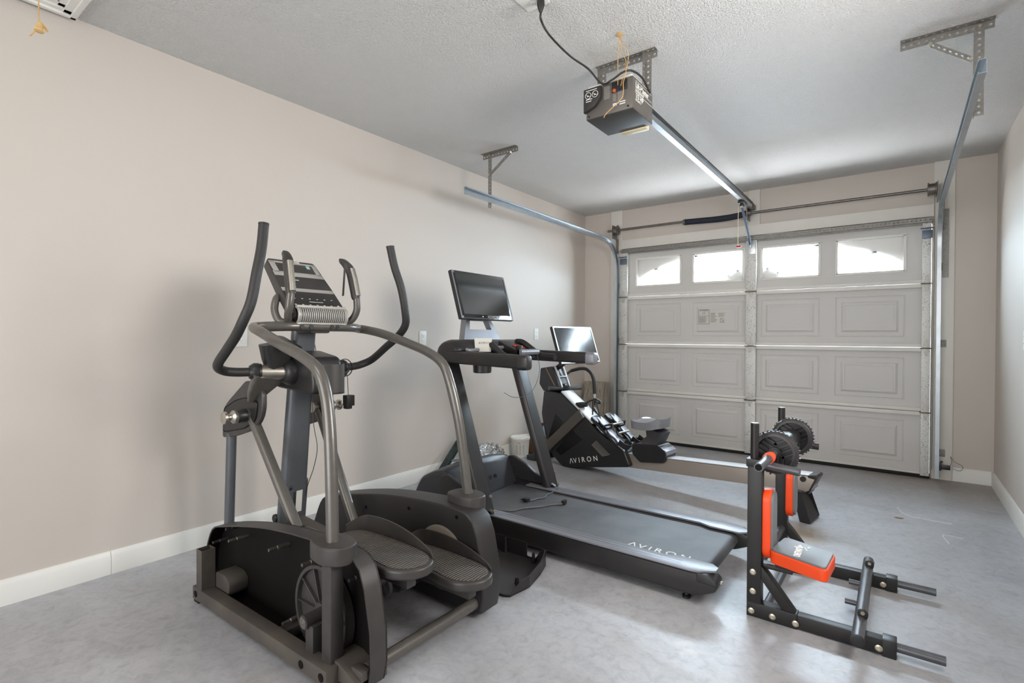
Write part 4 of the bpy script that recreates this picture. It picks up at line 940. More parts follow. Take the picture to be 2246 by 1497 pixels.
# uprights
for s in (-1, 1):
    yc = TY+s*.345
    def up(b):
        path = [(1.192, yc, .03), (1.183, yc, .10), (.875, yc-s*.004, 1.01)]
        sweep(b, path, rrect(.052, .125, .018, 4), up=(0, 1, 0))
    u = part('upright', up, M_tdark if s < 0 else M_tdark, tm)
    part('upright_foot', lambda b: sweep(b, [(1.200, yc, .02), (1.187, yc, .085)], rrect(.056, .132, .018, 4), up=(0, 1, 0)), M_bk, u)
    for z in (.17, .25):
        part('bolt', lambda b: cyl(b, (1.25-(z-.1)*.34, yc, z), (1.262-(z-.1)*.34, yc, z), .008, 10), M_bolt, u)
    # arm
    a = part('side_arm', lambda b: sweep(b, [(.885, TY+s*.355, 1.036), (1.455, TY+s*.375, 1.022)], rrect(.074, .062, .016, 4), up=(0, 1, 0)) , M_tdark, tm)
    part('arm_end_cap', lambda b: sweep(b, [(1.43, TY+s*.374, 1.020), (1.470, TY+s*.375, 1.020), (1.485, TY+s*.375, 1.020), (1.492, TY+s*.375, 1.020)], rrect(.082, .070, .020, 4), up=(0, 1, 0), scales=[1, 1, .9, .6]), M_tgray if s > 0 else M_tdark, a)
def bridge(b):
    prof = [(.80, 1.0), (.785, 1.05), (.795, 1.095), (.83, 1.128), (.88, 1.142), (.935, 1.132), (.985, 1.098), (.99, 1.075), (.95, 1.06), (.93, 1.0)]
    prof = [(p.x, p.y) for p in fillet([(x, z, 0) for x, z in prof], .02, 2)]
    ys = [(-.385, .62), (-.378, .80), (-.36, .92), (-.33, 1), (.33, 1), (.36, .92), (.378, .80), (.385, .62)]; c = Vector((.89, 1.05)); rings = []
    for y, k in ys: rings.append([b.verts.new((c.x+(x-c.x)*k, TY+y, c.y+(z-c.y)*k)) for x, z in prof])
    m = len(prof)
    for A, Bq in zip(rings, rings[1:]):
        for q in range(m): b.faces.new((A[q], A[(q+1) % m], Bq[(q+1) % m], Bq[q]))
    b.faces.new(rings[0][::-1]); b.faces.new(rings[-1])
bg_ = part('console_bridge', bridge, M_tdark, tm)
part('console_shelf', lambda b: prism(b, round2([(.94, TY-.30), (1.09, TY-.30), (1.16, TY-.12), (1.16, TY+.12), (1.09, TY+.30), (.94, TY+.30)], .05), 'z', 1.02, 1.050, .008), M_tdark, bg_)
part('shelf_rim', lambda b: tube(b, spline([(.97, TY-.315, 1.085), (1.0, TY-.28, 1.075), (1.02, TY-.1, 1.088), (1.02, TY+.1, 1.090)], 6), .012, 12), M_tgray, bg_)
for s in (-1, 1):
    y = TY+s*.175
    part('inner_grip', lambda b: tube(b, spline([(1.0, y, 1.125), (1.05, y, 1.120), (1.115, y+s*.005, 1.080), (1.17, y+s*.01, 1.045), (1.23, y+s*.01, 1.034), (1.30, y+s*.01, 1.030)], 6), .021, 16), M_tdark if s < 0 else M_bk, bg_)
cp = part('control_pod', lambda b: prism(b, [(.985, 1.132), (1.16, 1.062), (1.165, 1.035), (.985, 1.05)], 'y', TY-.005, TY+.155, .006), M_tdark, bg_)
pn = Matrix.Rotation(math.atan2(.07, .175), 3, 'Y')
part('control_panel', lambda b: box(b, (.99, TY+.005, 1.093), (1.15, TY+.14, 1.097), .001, rot=pn, piv=(1.07, 0, 1.095)), M_tgray, cp)
part('safety_key', lambda b: box(b, (1.06, TY+.045, 1.098), (1.11, TY+.12, 1.104), .002, rot=pn, piv=(1.07, 0, 1.095)), M_red, cp, label='red safety key')
part('control_roller', lambda b: cyl(b, (1.175, TY-.03, 1.062), (1.175, TY+.165, 1.062), .019, 20), M_tgray, cp)
part('pod_support', lambda b: box(b, (1.14, TY-.03, 1.03), (1.18, TY+.0, 1.105), .008), M_bk, cp)
part('cup_well', lambda b: lathe(b, (1.0, TY-.18, .935), (0, 0, 1), [(0, .050), (.004, .056), (.10, .060)], 28), M_bk, bg_)
# screen mast with a window
def mast(b):
    yb, yt = .186, .118; zb, zt = 1.135, 1.285; xb, xt = .855, .812
    hy0, hy1, hz0, hz1 = -.10, .115, 1.205, 1.262
    def P(u, w, off):   # u: -1..1 across, w: height
        t = (w-zb)/(zt-zb); return Vector((xb+(xt-xb)*t-off, TY+u*(yb+(yt-yb)*t), w))
    us = [-1, -.72, .72, 1]; ws = [zb, hz0, hz1, zt]
    for i in range(3):
        for j in range(3):
            if i == 1 and j == 1: continue
            f = [b.verts.new(P(us[i+a], ws[j+c], 0)) for a, c in ((0, 0), (1, 0), (1, 1), (0, 1))]; g = [b.verts.new(P(us[i+a], ws[j+c], .045)) for a, c in ((0, 0), (1, 0), (1, 1), (0, 1))]
            b.faces.new(f); b.faces.new(g[::-1])
    def wall(p, q):
        a, c = P(*p, 0), P(*q, 0); d, e = P(*p, .045), P(*q, .045); b.faces.new([b.verts.new(v) for v in (a, c, e, d)])
    wall((-1, zb), (-1, zt)); wall((1, zb), (1, zt)); wall((-1, zt), (1, zt))
    wall((-.72, hz0), (.72, hz0)); wall((-.72, hz1), (.72, hz1)); wall((-.72, hz0), (-.72, hz1)); wall((.72, hz0), (.72, hz1))
part('screen_mast', mast, M_tgray, tm, 20)
def screen(parent, o, across, up, w, h, th, scr_m, bez_m, side_m, nm='screen'):
    M = mw(o, across, up)
    def lc(fn):
        def g(b):
            t = bmesh.new(); fn(t); bmesh.ops.transform(t, matrix=M, verts=t.verts); merge(b, t)
        return g
    s = part('screen_casing', lc(lambda b: box(b, (-w/2, 0, -th), (w/2, h, 0), .006)), side_m, parent)
    part('bezel', lc(lambda b: shell_rim(b, [(-w/2+.002, .003), (w/2-.002, .003), (w/2-.002, h-.003), (-w/2+.002, h-.003)], 'z', 0, .0012, .018)), bez_m, s)
    part('display_glass', lc(lambda b: box(b, (-w/2+.024, .004, 0), (w/2-.024, h-.004, .0015), .0005)), scr_m, s)
    return s, lc
upv = Vector((.813-.905, 0, 1.577-1.277))
M_scr2 = mat('display_panel', '151719', .10, spec=1.0, coat=1, var=.02)
M_scr3 = mat('rower_display', '16181B', .24, spec=1.0, coat=.6, var=.02)
sc, lc = screen(tm, (.907, TY, 1.270), (0, 1, 0), upv, .535, .322, .028, M_screen, M_tgray, M_tdark)
part('display_area', lc(lambda b: box(b, (-.236, .030, .0014), (.236, .298, .0021))), M_scr2, sc)
part('screen_buttons', lc(lambda b: (shell_rim(b, rrect(.042, .012, .003, 2) and [(x+.015, y+.017) for x, y in rrect(.042, .013, .003, 2)], 'z', .0015, .0022, .0012), shell_rim(b, [(x+.066, y+.017) for x, y in rrect(.042, .013, .003, 2)], 'z', .0015, .0022, .0012), box(b, (-.065, .014, .0015), (-.055, .020, .0022)))), M_white, sc, 0)
tg = part('tablet_card', lambda b: (lambda M: [bmesh.ops.transform(t, matrix=M, verts=t.verts) or merge(b, t) for t in [prism(bmesh.new(), [(-.047, 0), (.047, 0), (.054, .083), (-.054, .083)], 'z', -.008, .002, .001)]])(mw((1.035, 2.395, 1.066), (.83, .55, 0), (0, 0, 1))), M_pail, tm, label='small white card stood on the console')
part('card_lettering', lambda b: merge(b, text_bm('AVIRON', .018, mw((1.035, 2.395, 1.066), (.83, .55, 0), (0, 0, 1)) @ Matrix.Translation((-.028, .048, .0022)), .0003, stretch=1.1)), M_ink, tg, 0)
part('safety_cord', lambda b: tube(b, spline([(1.18, TY+.15, 1.06), (1.17, TY+.20, .95), (1.15, TY+.19, .85), (1.13, TY+.12, .78), (1.08, TY+.04, .77), (1.03, TY+.0, .80)], 6), .0018, 6), M_cable2, tm)
pw = part('power_cord', lambda b: (tube(b, spline([(1.255, 2.905, .155), (1.24, 2.86, .137), (1.24, 2.80, .137), (1.26, 2.74, .137), (1.235, 2.70, .137), (1.235, 2.66, .138), (1.215, 2.63, .138)], 6), .0042, 8), tube(b, spline([(1.02, 2.36, .138), (1.15, 2.37, .138), (1.24, 2.41, .138), (1.28, 2.50, .138), (1.34, 2.58, .138), (1.38, 2.66, .138), (1.42, 2.70, .14)], 6), .0048, 8)), M_cable2, tm, label='grey cord lying on the belt')
part('cord_plug', lambda b: (box(b, (1.19, 2.60, .134), (1.222, 2.635, .155), .004), box(b, (1.17, 2.605, .140), (1.192, 2.607, .146)), box(b, (1.172, 2.622, .140), (1.194, 2.624, .146)), box(b, (1.41, 2.695, .134), (1.43, 2.735, .160), .005)), M_bk, pw)

# ================= ROWER =================
_a = math.radians(-8); RM = Matrix.Translation((.70, 4.05, 0)) @ Matrix.Rotation(_a, 4, 'Z')
rw = thing('rowing_machine', 'black rowing machine by the garage door with white rail and tilted screen', 'rowing machine', (1.2, 4.0, 0))
def R(fn):
    def g(b):
        t = bmesh.new(); fn(t); bmesh.ops.transform(t, matrix=RM, verts=t.verts); merge(b, t)
    return g
bd = part('body_shell', R(lambda b: prism(b, round2([(-.262, .665), (-.290, .45), (-.24, .24), (-.141, .069), (-.05, .006), (.03, .002), (.661, .118), (.60, .245), (.35, .355), (.21, .467), (.092, .556), (-.05, .655)], .03, 4), 'y', -.10, .10, .012, 3)), M_rbody, rw)
part('upper_panel', R(lambda b: prism(b, [(-.255, .655), (-.282, .455), (-.20, .24), (-.155, .245), (.17, .49), (.08, .555), (-.06, .650)], 'y', -.104, -.099, .002)), M_rbody2, bd)
def vents(b):
    for k in range(11):
        t = k/10
        a = Vector((-.110+.085*t, .461-.057*t)); c = Vector((-.198+.073*t, .239+.032*t)); sweep(b, [(a.x, -.1045, a.y), (c.x, -.1045, c.y)], rrect(.0035, .002, .0004, 1), up=(0, 1, 0))
    for k in range(12):
        t = k/11
        a = Vector((.077+.107*t, .335-.061*t)); c = Vector((-.112+.057*t, .135-.036*t)); sweep(b, [(a.x, -.101, a.y), (c.x, -.101, c.y)], rrect(.0035, .003, .0004, 1), up=(0, 1, 0))
part('vent_slots', R(vents), M_inner, bd, 0)
def wm(b):
    merge(b, logo((.052, -.1012, .043), (.306, 0, .078), (-.078, 0, .306), .044, st=1.62))
part('body_lettering', R(wm), M_white, bd, 0)
hd2 = part('head', R(lambda b: prism(b, round2([(-.315, .868), (-.33, .72), (-.275, .655), (-.09, .675), (-.088, .722), (-.175, .890)], .015, 3), 'y', -.09, .09, .01, 3)), M_rbody2, rw)
part('head_trim', R(lambda b: sweep(b, [(-.245, -.0915, .872), (-.125, -.0915, .70)], rrect(.012, .004, .001, 1), up=(0, 1, 0))), mat('bronze_trim', '8D7A60', .4, .3), hd2)
part('head_rails', R(lambda b: (sweep(b, [(-.165, -.055, .885), (-.080, -.055, .70)], rrect(.02, .014, .004), up=(0, 1, 0)), sweep(b, [(-.165, .055, .885), (-.080, .055, .70)], rrect(.02, .014, .004), up=(0, 1, 0)), sweep(b, [(-.125, -.055, .795), (-.125, .055, .795)], rrect(.03, .012, .004)))), M_alu, hd2)
hb = part('row_handle', R(lambda b: (cyl(b, (-.138, -.17, .698), (-.085, -.03, .694), .019, 20), cyl(b, (-.072, .0, .692), (-.025, .15, .688), .019, 20))), M_diptube, rw)
part('handle_clamp', R(lambda b: (box(b, (-.105, -.045, .665), (-.05, .02, .722), .012), lathe(b, (-.085, -.03, .705), (0, 1, 0), [(0, .028), (.03, .028)], 18))), M_bk, hb)
part('hand_ring', R(lambda b: lathe(b, (-.075, -.02, .695), (.3, .95, 0), [(0, .021), (.014, .021)], 18)), mat('copper_ring', 'A8795C', .5), hb)
part('screen_arm', R(lambda b: (sweep(b, [(-.20, 0, .86), (-.06, 0, .95), (.0, 0, 1.05)], rrect(.045, .03, .008), up=(0, 1, 0)), sweep(b, [(-.20, 0, .86), (-.15, 0, .78)], rrect(.07, .04, .01), up=(0, 1, 0)))), M_bk, rw)
acr = RM.to_3x3() @ Vector((0, 1, 0)); upr = RM.to_3x3() @ Vector((-.012-.098, 0, 1.254-.932)); oo = RM @ Vector((.098, 0, .928))
rs, rlc = screen(rw, oo, acr, upr, .56, .342, .03, M_scr3, M_alu, M_tdark)
part('silver_bezel', rlc(lambda b: (shell_rim(b, rrect(.556, .338, .02, 4) and [(x, y+.171) for x, y in rrect(.556, .338, .02, 4)], 'z', .0012, .003, .012))), M_alu, rs)
part('slope_deck', R(lambda b: sweep(b, [(-.055, -.02, .668), (.29, -.02, .425)], rrect(.014, .155, .003, 2), up=(0, 1, 0))), M_alu, rw)
part('deck_seam', R(lambda b: sweep(b, [(-.055, -.02, .676), (.10, -.02, .567)], rrect(.002, .004, .0005, 1), up=(0, 1, 0))), M_bk, rw)
part('front_leg', R(lambda b: sweep(b, [(.185, -.112, .500), (-.205, -.112, .155), (-.36, -.112, .018)], rrect(.085, .022, .005), up=(0, 1, 0))), M_strut, rw)
part('front_leg', R(lambda b: sweep(b, [(.185, .112, .500), (-.205, .112, .155), (-.36, .112, .018)], rrect(.085, .022, .005), up=(0, 1, 0))), M_strut, rw)
part('front_foot', R(lambda b: box(b, (-.44, -.14, 0), (-.33, .14, .045), .01)), M_rbody2, rw)
def fins(b):
    for k in range(15):
        t = k/14; a = Vector((.293, .242)).lerp(Vector((.398, .166)), t); c = Vector((.337, .285)).lerp(Vector((.471, .192)), t); sweep(b, [(a.x, -.11, a.y), (c.x, -.104, c.y)], rrect(.0035, .004, .0005, 1), up=(0, 1, 0))
part('cooling_fins', R(fins), M_silver, rw, 0)['kind'] = 'stuff'
# foot plates
def footp(v0, off):
    ax = Vector((.573-.355, 0, .288-.457)).normalized(); ay = Vector((0, 1, 0)); n = ay.cross(ax)
    if n.z < 0: n = -n
    o = Vector((.33+off, v0, .455)); M = Matrix(((ax.x, ay.x, n.x, o.x), (ax.y, ay.y, n.y, o.y), (ax.z, ay.z, n.z, o.z), (0, 0, 0, 1)))
    def L2(fn):
        def g(b):
            t = bmesh.new(); fn(t); bmesh.ops.transform(t, matrix=RM @ M, verts=t.verts); merge(b, t)
        return g
    f = part('foot_plate', L2(lambda b: prism(b, round2([(-.06, -.055), (.33, -.05), (.36, .0), (.33, .05), (-.06, .055)], .03), 'z', -.03, -.005, .006)), M_rbody, rw)
    part('toe_pad', L2(lambda b: prism(b, round2([(-.01, -.035), (-.02, -.02), (.01, .0), (-.02, .02), (-.01, .035), (.06, .048), (.11, .03), (.11, -.03), (.06, -.048)], .008), 'z', .012, .022, .003)), M_tgray, f)
    part('strap', L2(lambda b: sweep(b, [(.10, -.062, -.01), (.09, -.05, .025), (.09, .05, .025), (.10, .062, -.01)], rrect(.035, .004, .001), up=(1, 0, 0))), M_bk, f)
    part('heel_pad', L2(lambda b: prism(b, round2([(.12, -.03), (.12, .03), (.17, .042), (.22, .022), (.27, .038), (.285, 0), (.27, -.038), (.22, -.022), (.17, -.042)], .012), 'z', -.004, .008, .003)), M_tgray, f)
    part('heel_cup', L2(lambda b: sweep(b, [(.27, -.052, .02), (.335, -.045, .03), (.355, 0, .035), (.335, .045, .03), (.27, .052, .02)], rrect(.004, .05, .001), up=(0, 0, 1))), M_bk, f)
footp(-.055, 0); footp(.16, -.01)
part('foot_axle', R(lambda b: [cyl(b, (x, -.02, z), (x, .13, z), .010, 14) for x, z in ((.44, .425), (.50, .36), (.57, .275))]), M_silver, rw)
# rail
rc = [(.55, .205), (1.965, .285), (1.955, .205), (1.905, .178), (.60, .10)]
rr_ = part('seat_rail', R(lambda b: prism(b, rc, 'y', -.048, .052, .004)), M_alud, rw)
part('rail_top', R(lambda b: prism(b, [(.50, .205), (1.93, .288), (1.93, .294), (.50, .211)], 'y', -.050, .054, .001)), M_alu, rr_)
part('rail_end_cap', R(lambda b: prism(b, [(1.925, .289), (1.975, .302), (1.985, .292), (1.93, .17), (1.925, .18), (1.962, .27), (1.925, .275)], 'y', -.053, .057, .002)), M_tdark, rr_)
part('end_roller', R(lambda b: cyl(b, (1.898, -.062, .262), (1.898, -.048, .262), .017, 20)), M_bk, rr_)
def rlet(b):
    t = text_bm('AVIRON', .10, Matrix.Identity(4), .0004, stretch=1.9, bold=.001); s = math.atan2(.083, 1.43)
    M = mw((1.30, .035, .2526+.0055), (1, 0, .058), (0, -1, 0)); bmesh.ops.transform(t, matrix=M @ Matrix.Scale(.75, 4), verts=t.verts); merge(b, t)
def rlet2(b):
    M = mw((1.25, -.036, .2515), (1, 0, .058), (0, 1, .0)); merge(b, logo((0, 0, 0), (1, 0, 0), (0, 1, 0), .070, st=2.3)) if 0 else None
    t = logo((0, 0, 0), (1, 0, 0), (0, 1, 0), .066, st=2.2, depth=.0004); bmesh.ops.transform(t, matrix=M, verts=t.verts); merge(b, t)
part('rail_lettering', R(rlet2), mat('grey_lettering', '7E8086', .5), rr_, 0)
part('rear_foot', R(lambda b: (prism(b, [(1.852, .185), (1.898, .19), (1.958, .012), (1.895, .006)], 'y', -.11, -.104), prism(b, [(1.866, .185), (1.874, .19), (1.958, .012), (1.950, .006)], 'y', -.105, .09), prism(b, [(1.852, .185), (1.898, .19), (1.958, .012), (1.895, .006)], 'y', .084, .09), box(b, (1.895, -.11, .004), (1.955, .09, .012), .002), box(b, (1.85, -.11, .178), (1.90, .09, .188), .002))), M_rbody, rw)
part('foot_pad', R(lambda b: box(b, (1.90, -.09, 0), (1.945, .07, .006), .002)), M_seal, rw)
# seat carriage
ca = part('seat_carriage', R(lambda b: prism(b, round2([(.668, .30), (.665, .228), (.738, .168), (.945, .196), (.968, .282), (.90, .325), (.70, .315)], .02, 4), 'y', -.085, .085, .010, 3)), M_rbody, rw)
part('carriage_end', R(lambda b: prism(b, [(.892, .327), (.962, .288), (.970, .262), (.964, .258), (.888, .318)], 'y', -.080, .087, .003)), M_tgray, ca)
part('seat_pillar', R(lambda b: sweep(b, [(.80, 0, .30), (.835, 0, .36), (.85, 0, .435)], rrect(.14, .155, .02, 4), up=(0, 1, 0), scales=[1.05, .85, 1.05])), M_rbody2, ca)
def cush(b):
    nx, ny = 14, 10; T = []; Bm = []
    for i in range(nx+1):
        u = -1+2*i/nx; rt = []; rb = []
        for j in range(ny+1):
            v = -1+2*j/ny; k = (1-abs(u)**6*.18)*(1); x = .785+.13*u*(1-.12*abs(v)**4); y = .135*v*(1-.18*abs(u)**4)
            zt = .492+.030*max(0, u)**2+.012*v*v-.010*(1-u*u); rt.append(b.verts.new((x, y, zt))); rb.append(b.verts.new((x*.97+.785*.03, y*.94, .436+.018*max(0, u)**2)))
        T.append(rt); Bm.append(rb)
    for i in range(nx):
        for j in range(ny):
            b.faces.new((T[i][j], T[i+1][j], T[i+1][j+1], T[i][j+1])); b.faces.new((Bm[i][j], Bm[i][j+1], Bm[i+1][j+1], Bm[i+1][j]))
    for i in range(nx):
        for j in (0, ny): b.faces.new((T[i][j], T[i+1][j], Bm[i+1][j], Bm[i][j]))
    for j in range(ny):
        for i in (0, nx): b.faces.new((T[i][j], T[i][j+1], Bm[i][j+1], Bm[i][j]))
part('seat_cushion', R(cush), M_seat, ca, 50)
# strap hanger hooked at the deck and curved bar behind
part('strap_holder', R(lambda b: (box(b, (.10, -.09, .545), (.17, .0, .585), .008), sweep(b, [(.16, -.03, .575), (.20, -.02, .60), (.25, .0, .625), (.29, .02, .60)], circ(.008, 8)), sweep(b, [(.25, 0, .625), (.30, .0, .45)], circ(.006, 8)), sweep(b, [(.22, 0, .61), (.22, 0, .47)], circ(.006, 8)))), M_bk, rw)
cb = thing('curved_pipe_bar', 'curved black foam covered bar standing behind the rowing machine head', 'bar', tuple(RM @ Vector((-.1, .25, .0))))
hose = [(-.331, .29, .737), (-.308, .29, .788), (-.248, .29, .83), (-.19, .29, .845), (-.137, .29, .856), (-.072, .29, .855), (-.017, .29, .823), (.008, .29, .785), (.021, .29, .743), (.028, .29, .68), (.029, .29, .627)]
part('foam_cover', R(lambda b: tube(b, spline(hose[2:], 5), .0165, 14)), M_foam, cb)
part('steel_bar', R(lambda b: tube(b, spline([(-.345, .29, .02), (-.345, .29, .5), (-.34, .29, .68)]+hose[:4], 5), .0135, 14)), M_diptube, cb)
part('tip', R(lambda b: lathe(b, (.029, .29, .63), (0, 0, -1), [(0, .012), (.03, .010), (.048, .006)], 12)), M_pail, cb)
part('hook', R(lambda b: (tube(b, spline([(.03, .29, .585), (.03, .29, .56), (.05, .29, .545), (.09, .29, .545), (.10, .29, .555)], 5), .009, 8), tube(b, [(.03, .29, .59), (.03, .29, .52)], .006, 8))), M_bk, cb)

# ================= DIP STATION =================
DY = 2.64
ds = thing('dip_station', 'low black steel dip station with orange padded seat on the right', 'dip station', (2.8, DY, 0))
for s in (-1, 1):
    y = lambda d: DY+s*d
    ya, yb = sorted((y(.280), y(.330)))
    bm_ = part('base_beam', lambda b: (box(b, (2.553, ya, 0), (2.74, yb, .060), .003), box(b, (2.74, ya+.003, .003), (3.03, yb-.003, .057), .003)), M_dip, ds)
    part('beam_end_cap', lambda b: box(b, (3.015, ya-.002, .0), (3.058, yb+.002, .064), .004), M_bk, bm_)
    part('beam_extension', lambda b: cyl(b, (3.05, y(.305), .036), (3.195, y(.305), .036), .0165, 20), M_diptube, bm_)
    ups = part('upright', lambda b: box(b, (2.553, ya, .055), (2.608, yb, .650), .003), M_dip, ds)
    part('upright_cap', lambda b: box(b, (2.548, ya-.004, .622), (2.613, yb+.004, .655), .003), M_dip, ups)
    part('gusset', lambda b: prism(b, [(2.605, .22), (2.605, .165), (2.688, .058), (2.735, .058), (2.640, .180)], 'y', ya+.004, yb-.004, .002), M_dip, ds)
    post = part('grip_post', lambda b: cyl(b, (2.575, y(.305), .64), (2.575, y(.305), .80), .0165, 24), M_dip, ds)
    part('post_tip', lambda b: cyl(b, (2.575, y(.305), .798), (2.575, y(.305), .803), .0150, 24), M_steel, post)
    dg = y(.295)
    part('side_grip', lambda b: tube(b, fillet([(2.60, dg, .632), (2.64, dg, .629), (2.742, y(.305), .622)], .02, 5), .0165, 18), M_foam if s > 0 else M_diptube, ds)
    yp0, yp1 = sorted((y(.235), y(.330)))
    pad = part('arm_pad', lambda b: prism(b, [(yc_, zc_) for yc_, zc_ in [(DY+s*.2725+px, .385+pz) for px, pz in rrect(.10, .285 if s < 0 else .235, .045, 6)]], 'x', 2.608, 2.640, .006), M_orange, ds, label='orange sided pad')
    part('pad_face', lambda b: prism(b, [(DY+s*.2725+px, .385+pz) for px, pz in rrect(.088, .27 if s < 0 else .22, .04, 6)], 'x', 2.636, 2.650, .005), M_gvinyl, pad)
    for x, z in ((2.577, .187), (2.577, .107), (2.572, .024), (2.652, .024), (2.735, .024), (2.930, .026), (3.005, .026)):
        yo = DY-.330 if s < 0 else DY+.280
        part('hex_bolt', lambda b: lathe(b, (x, yo, z), (0, -1, 0), [(0, .0125), (.003, .0125), (.0045, .010), (.0046, .006), (.0075, .006)], 18), M_bolt, ds)
cross = part('front_tube', lambda b: cyl(b, (2.945, DY-.43, .078), (2.945, DY+.40, .078), .0215, 26), M_diptube, ds)
part('tube_end_cap', lambda b: lathe(b, (2.945, DY-.429, .078), (0, -1, 0), [(0, .023), (.004, .023), (.005, .018), (.0052, .017)], 26), M_bk, cross)
for yv in (-.12, .09): part('foot_peg', lambda b: cyl(b, (2.93, DY+yv, .078), (2.885, DY+yv, .078), .011, 14), M_diptube, cross)
for yv in (-.27, .27):
    part('pivot_lug', lambda b: prism(b, round2([(2.938, .09), (2.968, .09), (2.972, .118), (2.953, .130), (2.934, .118)], .01), 'y', DY+yv-.004, DY+yv+.004, .001), M_dip, cross)
    part('lug_bolt', lambda b: cyl(b, (2.953, DY+yv-.008, .113), (2.953, DY+yv+.008, .113), .007, 12), M_bolt, cross)
part('lower_tube', lambda b: cyl(b, (2.62, DY-.30, .035), (2.62, DY+.30, .035), .016, 18), M_diptube, ds)
part('seat_tube', lambda b: cyl(b, (2.585, DY-.29, .19), (2.585, DY+.30, .19), .016, 18), M_diptube, ds)
part('seat_bracket', lambda b: (box(b, (2.57, DY-.30, .175), (2.60, DY-.24, .22), .003), box(b, (2.585, 2.33, .205), (2.72, 2.38, .222), .003)), M_dip, ds)
sx = part('seat_pad', lambda b: prism(b, round2([(2.640, 2.288), (2.850, 2.215), (2.862, 2.415), (2.665, 2.482)], .03, 5), 'z', .250, .297, .006, 3), M_orange, ds, label='orange sided seat pad')
part('seat_top', lambda b: prism(b, round2([(2.645, 2.294), (2.845, 2.224), (2.856, 2.410), (2.670, 2.475)], .026, 5), 'z', .293, .305, .005, 3), M_gvinyl, sx, label='grey seat top')
part('seat_column', lambda b: box(b, (2.655, 2.33, .215), (2.76, 2.38, .253), .004), M_dip, sx)
def slog(b):
    M = mw((2.752, 2.275, .3055), (-.02, 1, 0), (-1, -.02, 0)); merge(b, text_bm('ONETWO', .032, M @ Matrix.Diagonal((.62, 1, 1, 1)), .0004, bold=.0012))
    for p in ([(.076, .0), (.10, .03)], [(.10, .03), (.106, .0)], [(.085, -.016), (.112, -.004)], [(.112, .0), (.118, .02)], [(.112, -.014), (.126, -.022)]): sweep(b, [M @ Vector((*p[0], 0)), M @ Vector((*p[1], 0))], circ(.0028, 8))
    lathe(b, M @ Vector((.128, .012, 0)), M.to_3x3() @ Vector((0, 0, 1)), [(0, .005), (.0006, .005)], 12)
part('seat_emblem', slog, M_white, sx, 0)
# ab wheel hanging on the side grips
AWX, AWZ = 2.635, .6695
aw = thing('ab_roller', 'black two-wheel ab roller with orange ring resting on the dip station grips', 'ab roller', (AWX, 2.6, AWZ-.09))
def wheel(y):
    w = part('wheel', lambda b: lathe(b, (AWX, y-.02, AWZ), (0, 1, 0), [(0, .070), (.0, .080), (.004, .087), (.013, .091), (.027, .091), (.036, .087), (.04, .080), (.04, .070), (0, .070)], 40, False), M_dk2, aw)
    def tread(b):
        for k in range(36):
            t = 2*PI*k/36; c = Vector((AWX+.0915*math.cos(t), y+(.007 if k % 2 else -.007), AWZ+.0915*math.sin(t)))
            box(b, c-Vector((.004, .006, .003)), c+Vector((.004, .006, .003)), 0, rot=Matrix.Rotation(-t, 3, 'Y'), piv=c)
    part('tread_blocks', tread, M_bk, w, 20)['kind'] = 'stuff'
    def spokes(b):
        for k in range(3):
            t = 2*PI*k/3+.5
            for q in (-.022, -.008, .008, .022):
                d = Vector((math.cos(t), 0, math.sin(t))); n = Vector((-d.z, 0, d.x)); sweep(b, [Vector((AWX, y, AWZ))+n*q*1.4+d*.012, Vector((AWX, y, AWZ))+n*q*1.4+d*.066], rrect(.012, .004, .001, 1), up=(0, 1, 0))
        lathe(b, (AWX, y-.018, AWZ), (0, 1, 0), [(0, .024), (.036, .024)], 20); lathe(b, (AWX, y+.008, AWZ), (0, 1, 0), [(0, .071), (.004, .071)], 32)
    part('spokes', spokes, M_bk, w, 25)
wheel(2.435); wheel(2.88)
part('centre_barrel', lambda b: cyl(b, (AWX, 2.45, AWZ), (AWX, 2.865, AWZ), .040, 26), M_bk, aw)
hx = part('handle', lambda b: (lathe(b, (AWX, 2.42, AWZ), (0, -1, 0), [(0, .014), (.12, .014), (.121, .0185), (.20, .0165), (.31, .0165)], 22)), M_diptube, aw)
part('grip_ring', lambda b: lathe(b, (AWX, 2.345, AWZ), (0, -1, 0), [(0, .019), (.028, .022), (.029, .019), (.034, .019), (.035, .0225), (.065, .0215)], 22), mat('orange_rubber', 'E8512C', .45), hx)
part('handle', lambda b: lathe(b, (AWX, 2.90, AWZ), (0, 1, 0), [(0, .0165), (.12, .0165)], 22), M_diptube, aw)
part('handle_bore', lambda b: cyl(b, (AWX, 2.1105, AWZ), (AWX, 2.1092, AWZ), .0125, 20), M_inner, hx)

# ================= SMALL THINGS =================
def wplank(x0, x1, dy, z, name, label):
    bm = B(); box(bm, (x0, 5.30+dy, 0), (x1, 5.312+dy, z), .001)
    bmesh.ops.rotate(bm, verts=bm.verts, cent=(x0, 5.30+dy, 0), matrix=Matrix.Rotation(-.16, 3, 'X'))
    o = link(name, bm, M_wood, None, 20); return tag(o, label, 'plank', 'laminate planks leaning at the corner')
wplank(.075, .335, .0, .645, 'laminate_plank', 'grey oak laminate board leaning in the corner, front of the stack')
wplank(.10, .365, .018, .650, 'laminate_plank', 'grey oak laminate board leaning behind the front one')
pb = thing('plastic_pail', 'white plastic pail with lid and handle on the floor by the left wall', 'bucket', (.125, 4.04, 0))
pl_ = part('pail_body', lambda b: lathe(b, (.125, 4.04, 0), (0, 0, 1), [(0, .070), (.003, .076), (.165, .088), (.170, .092), (.182, .092)], 36), M_pail, pb)
part('lid', lambda b: lathe(b, (.125, 4.04, .178), (0, 0, 1), [(0, .093), (.002, .096), (.012, .096), (.016, .090), (.013, .085), (.012, .01)], 36), M_trim, pb)
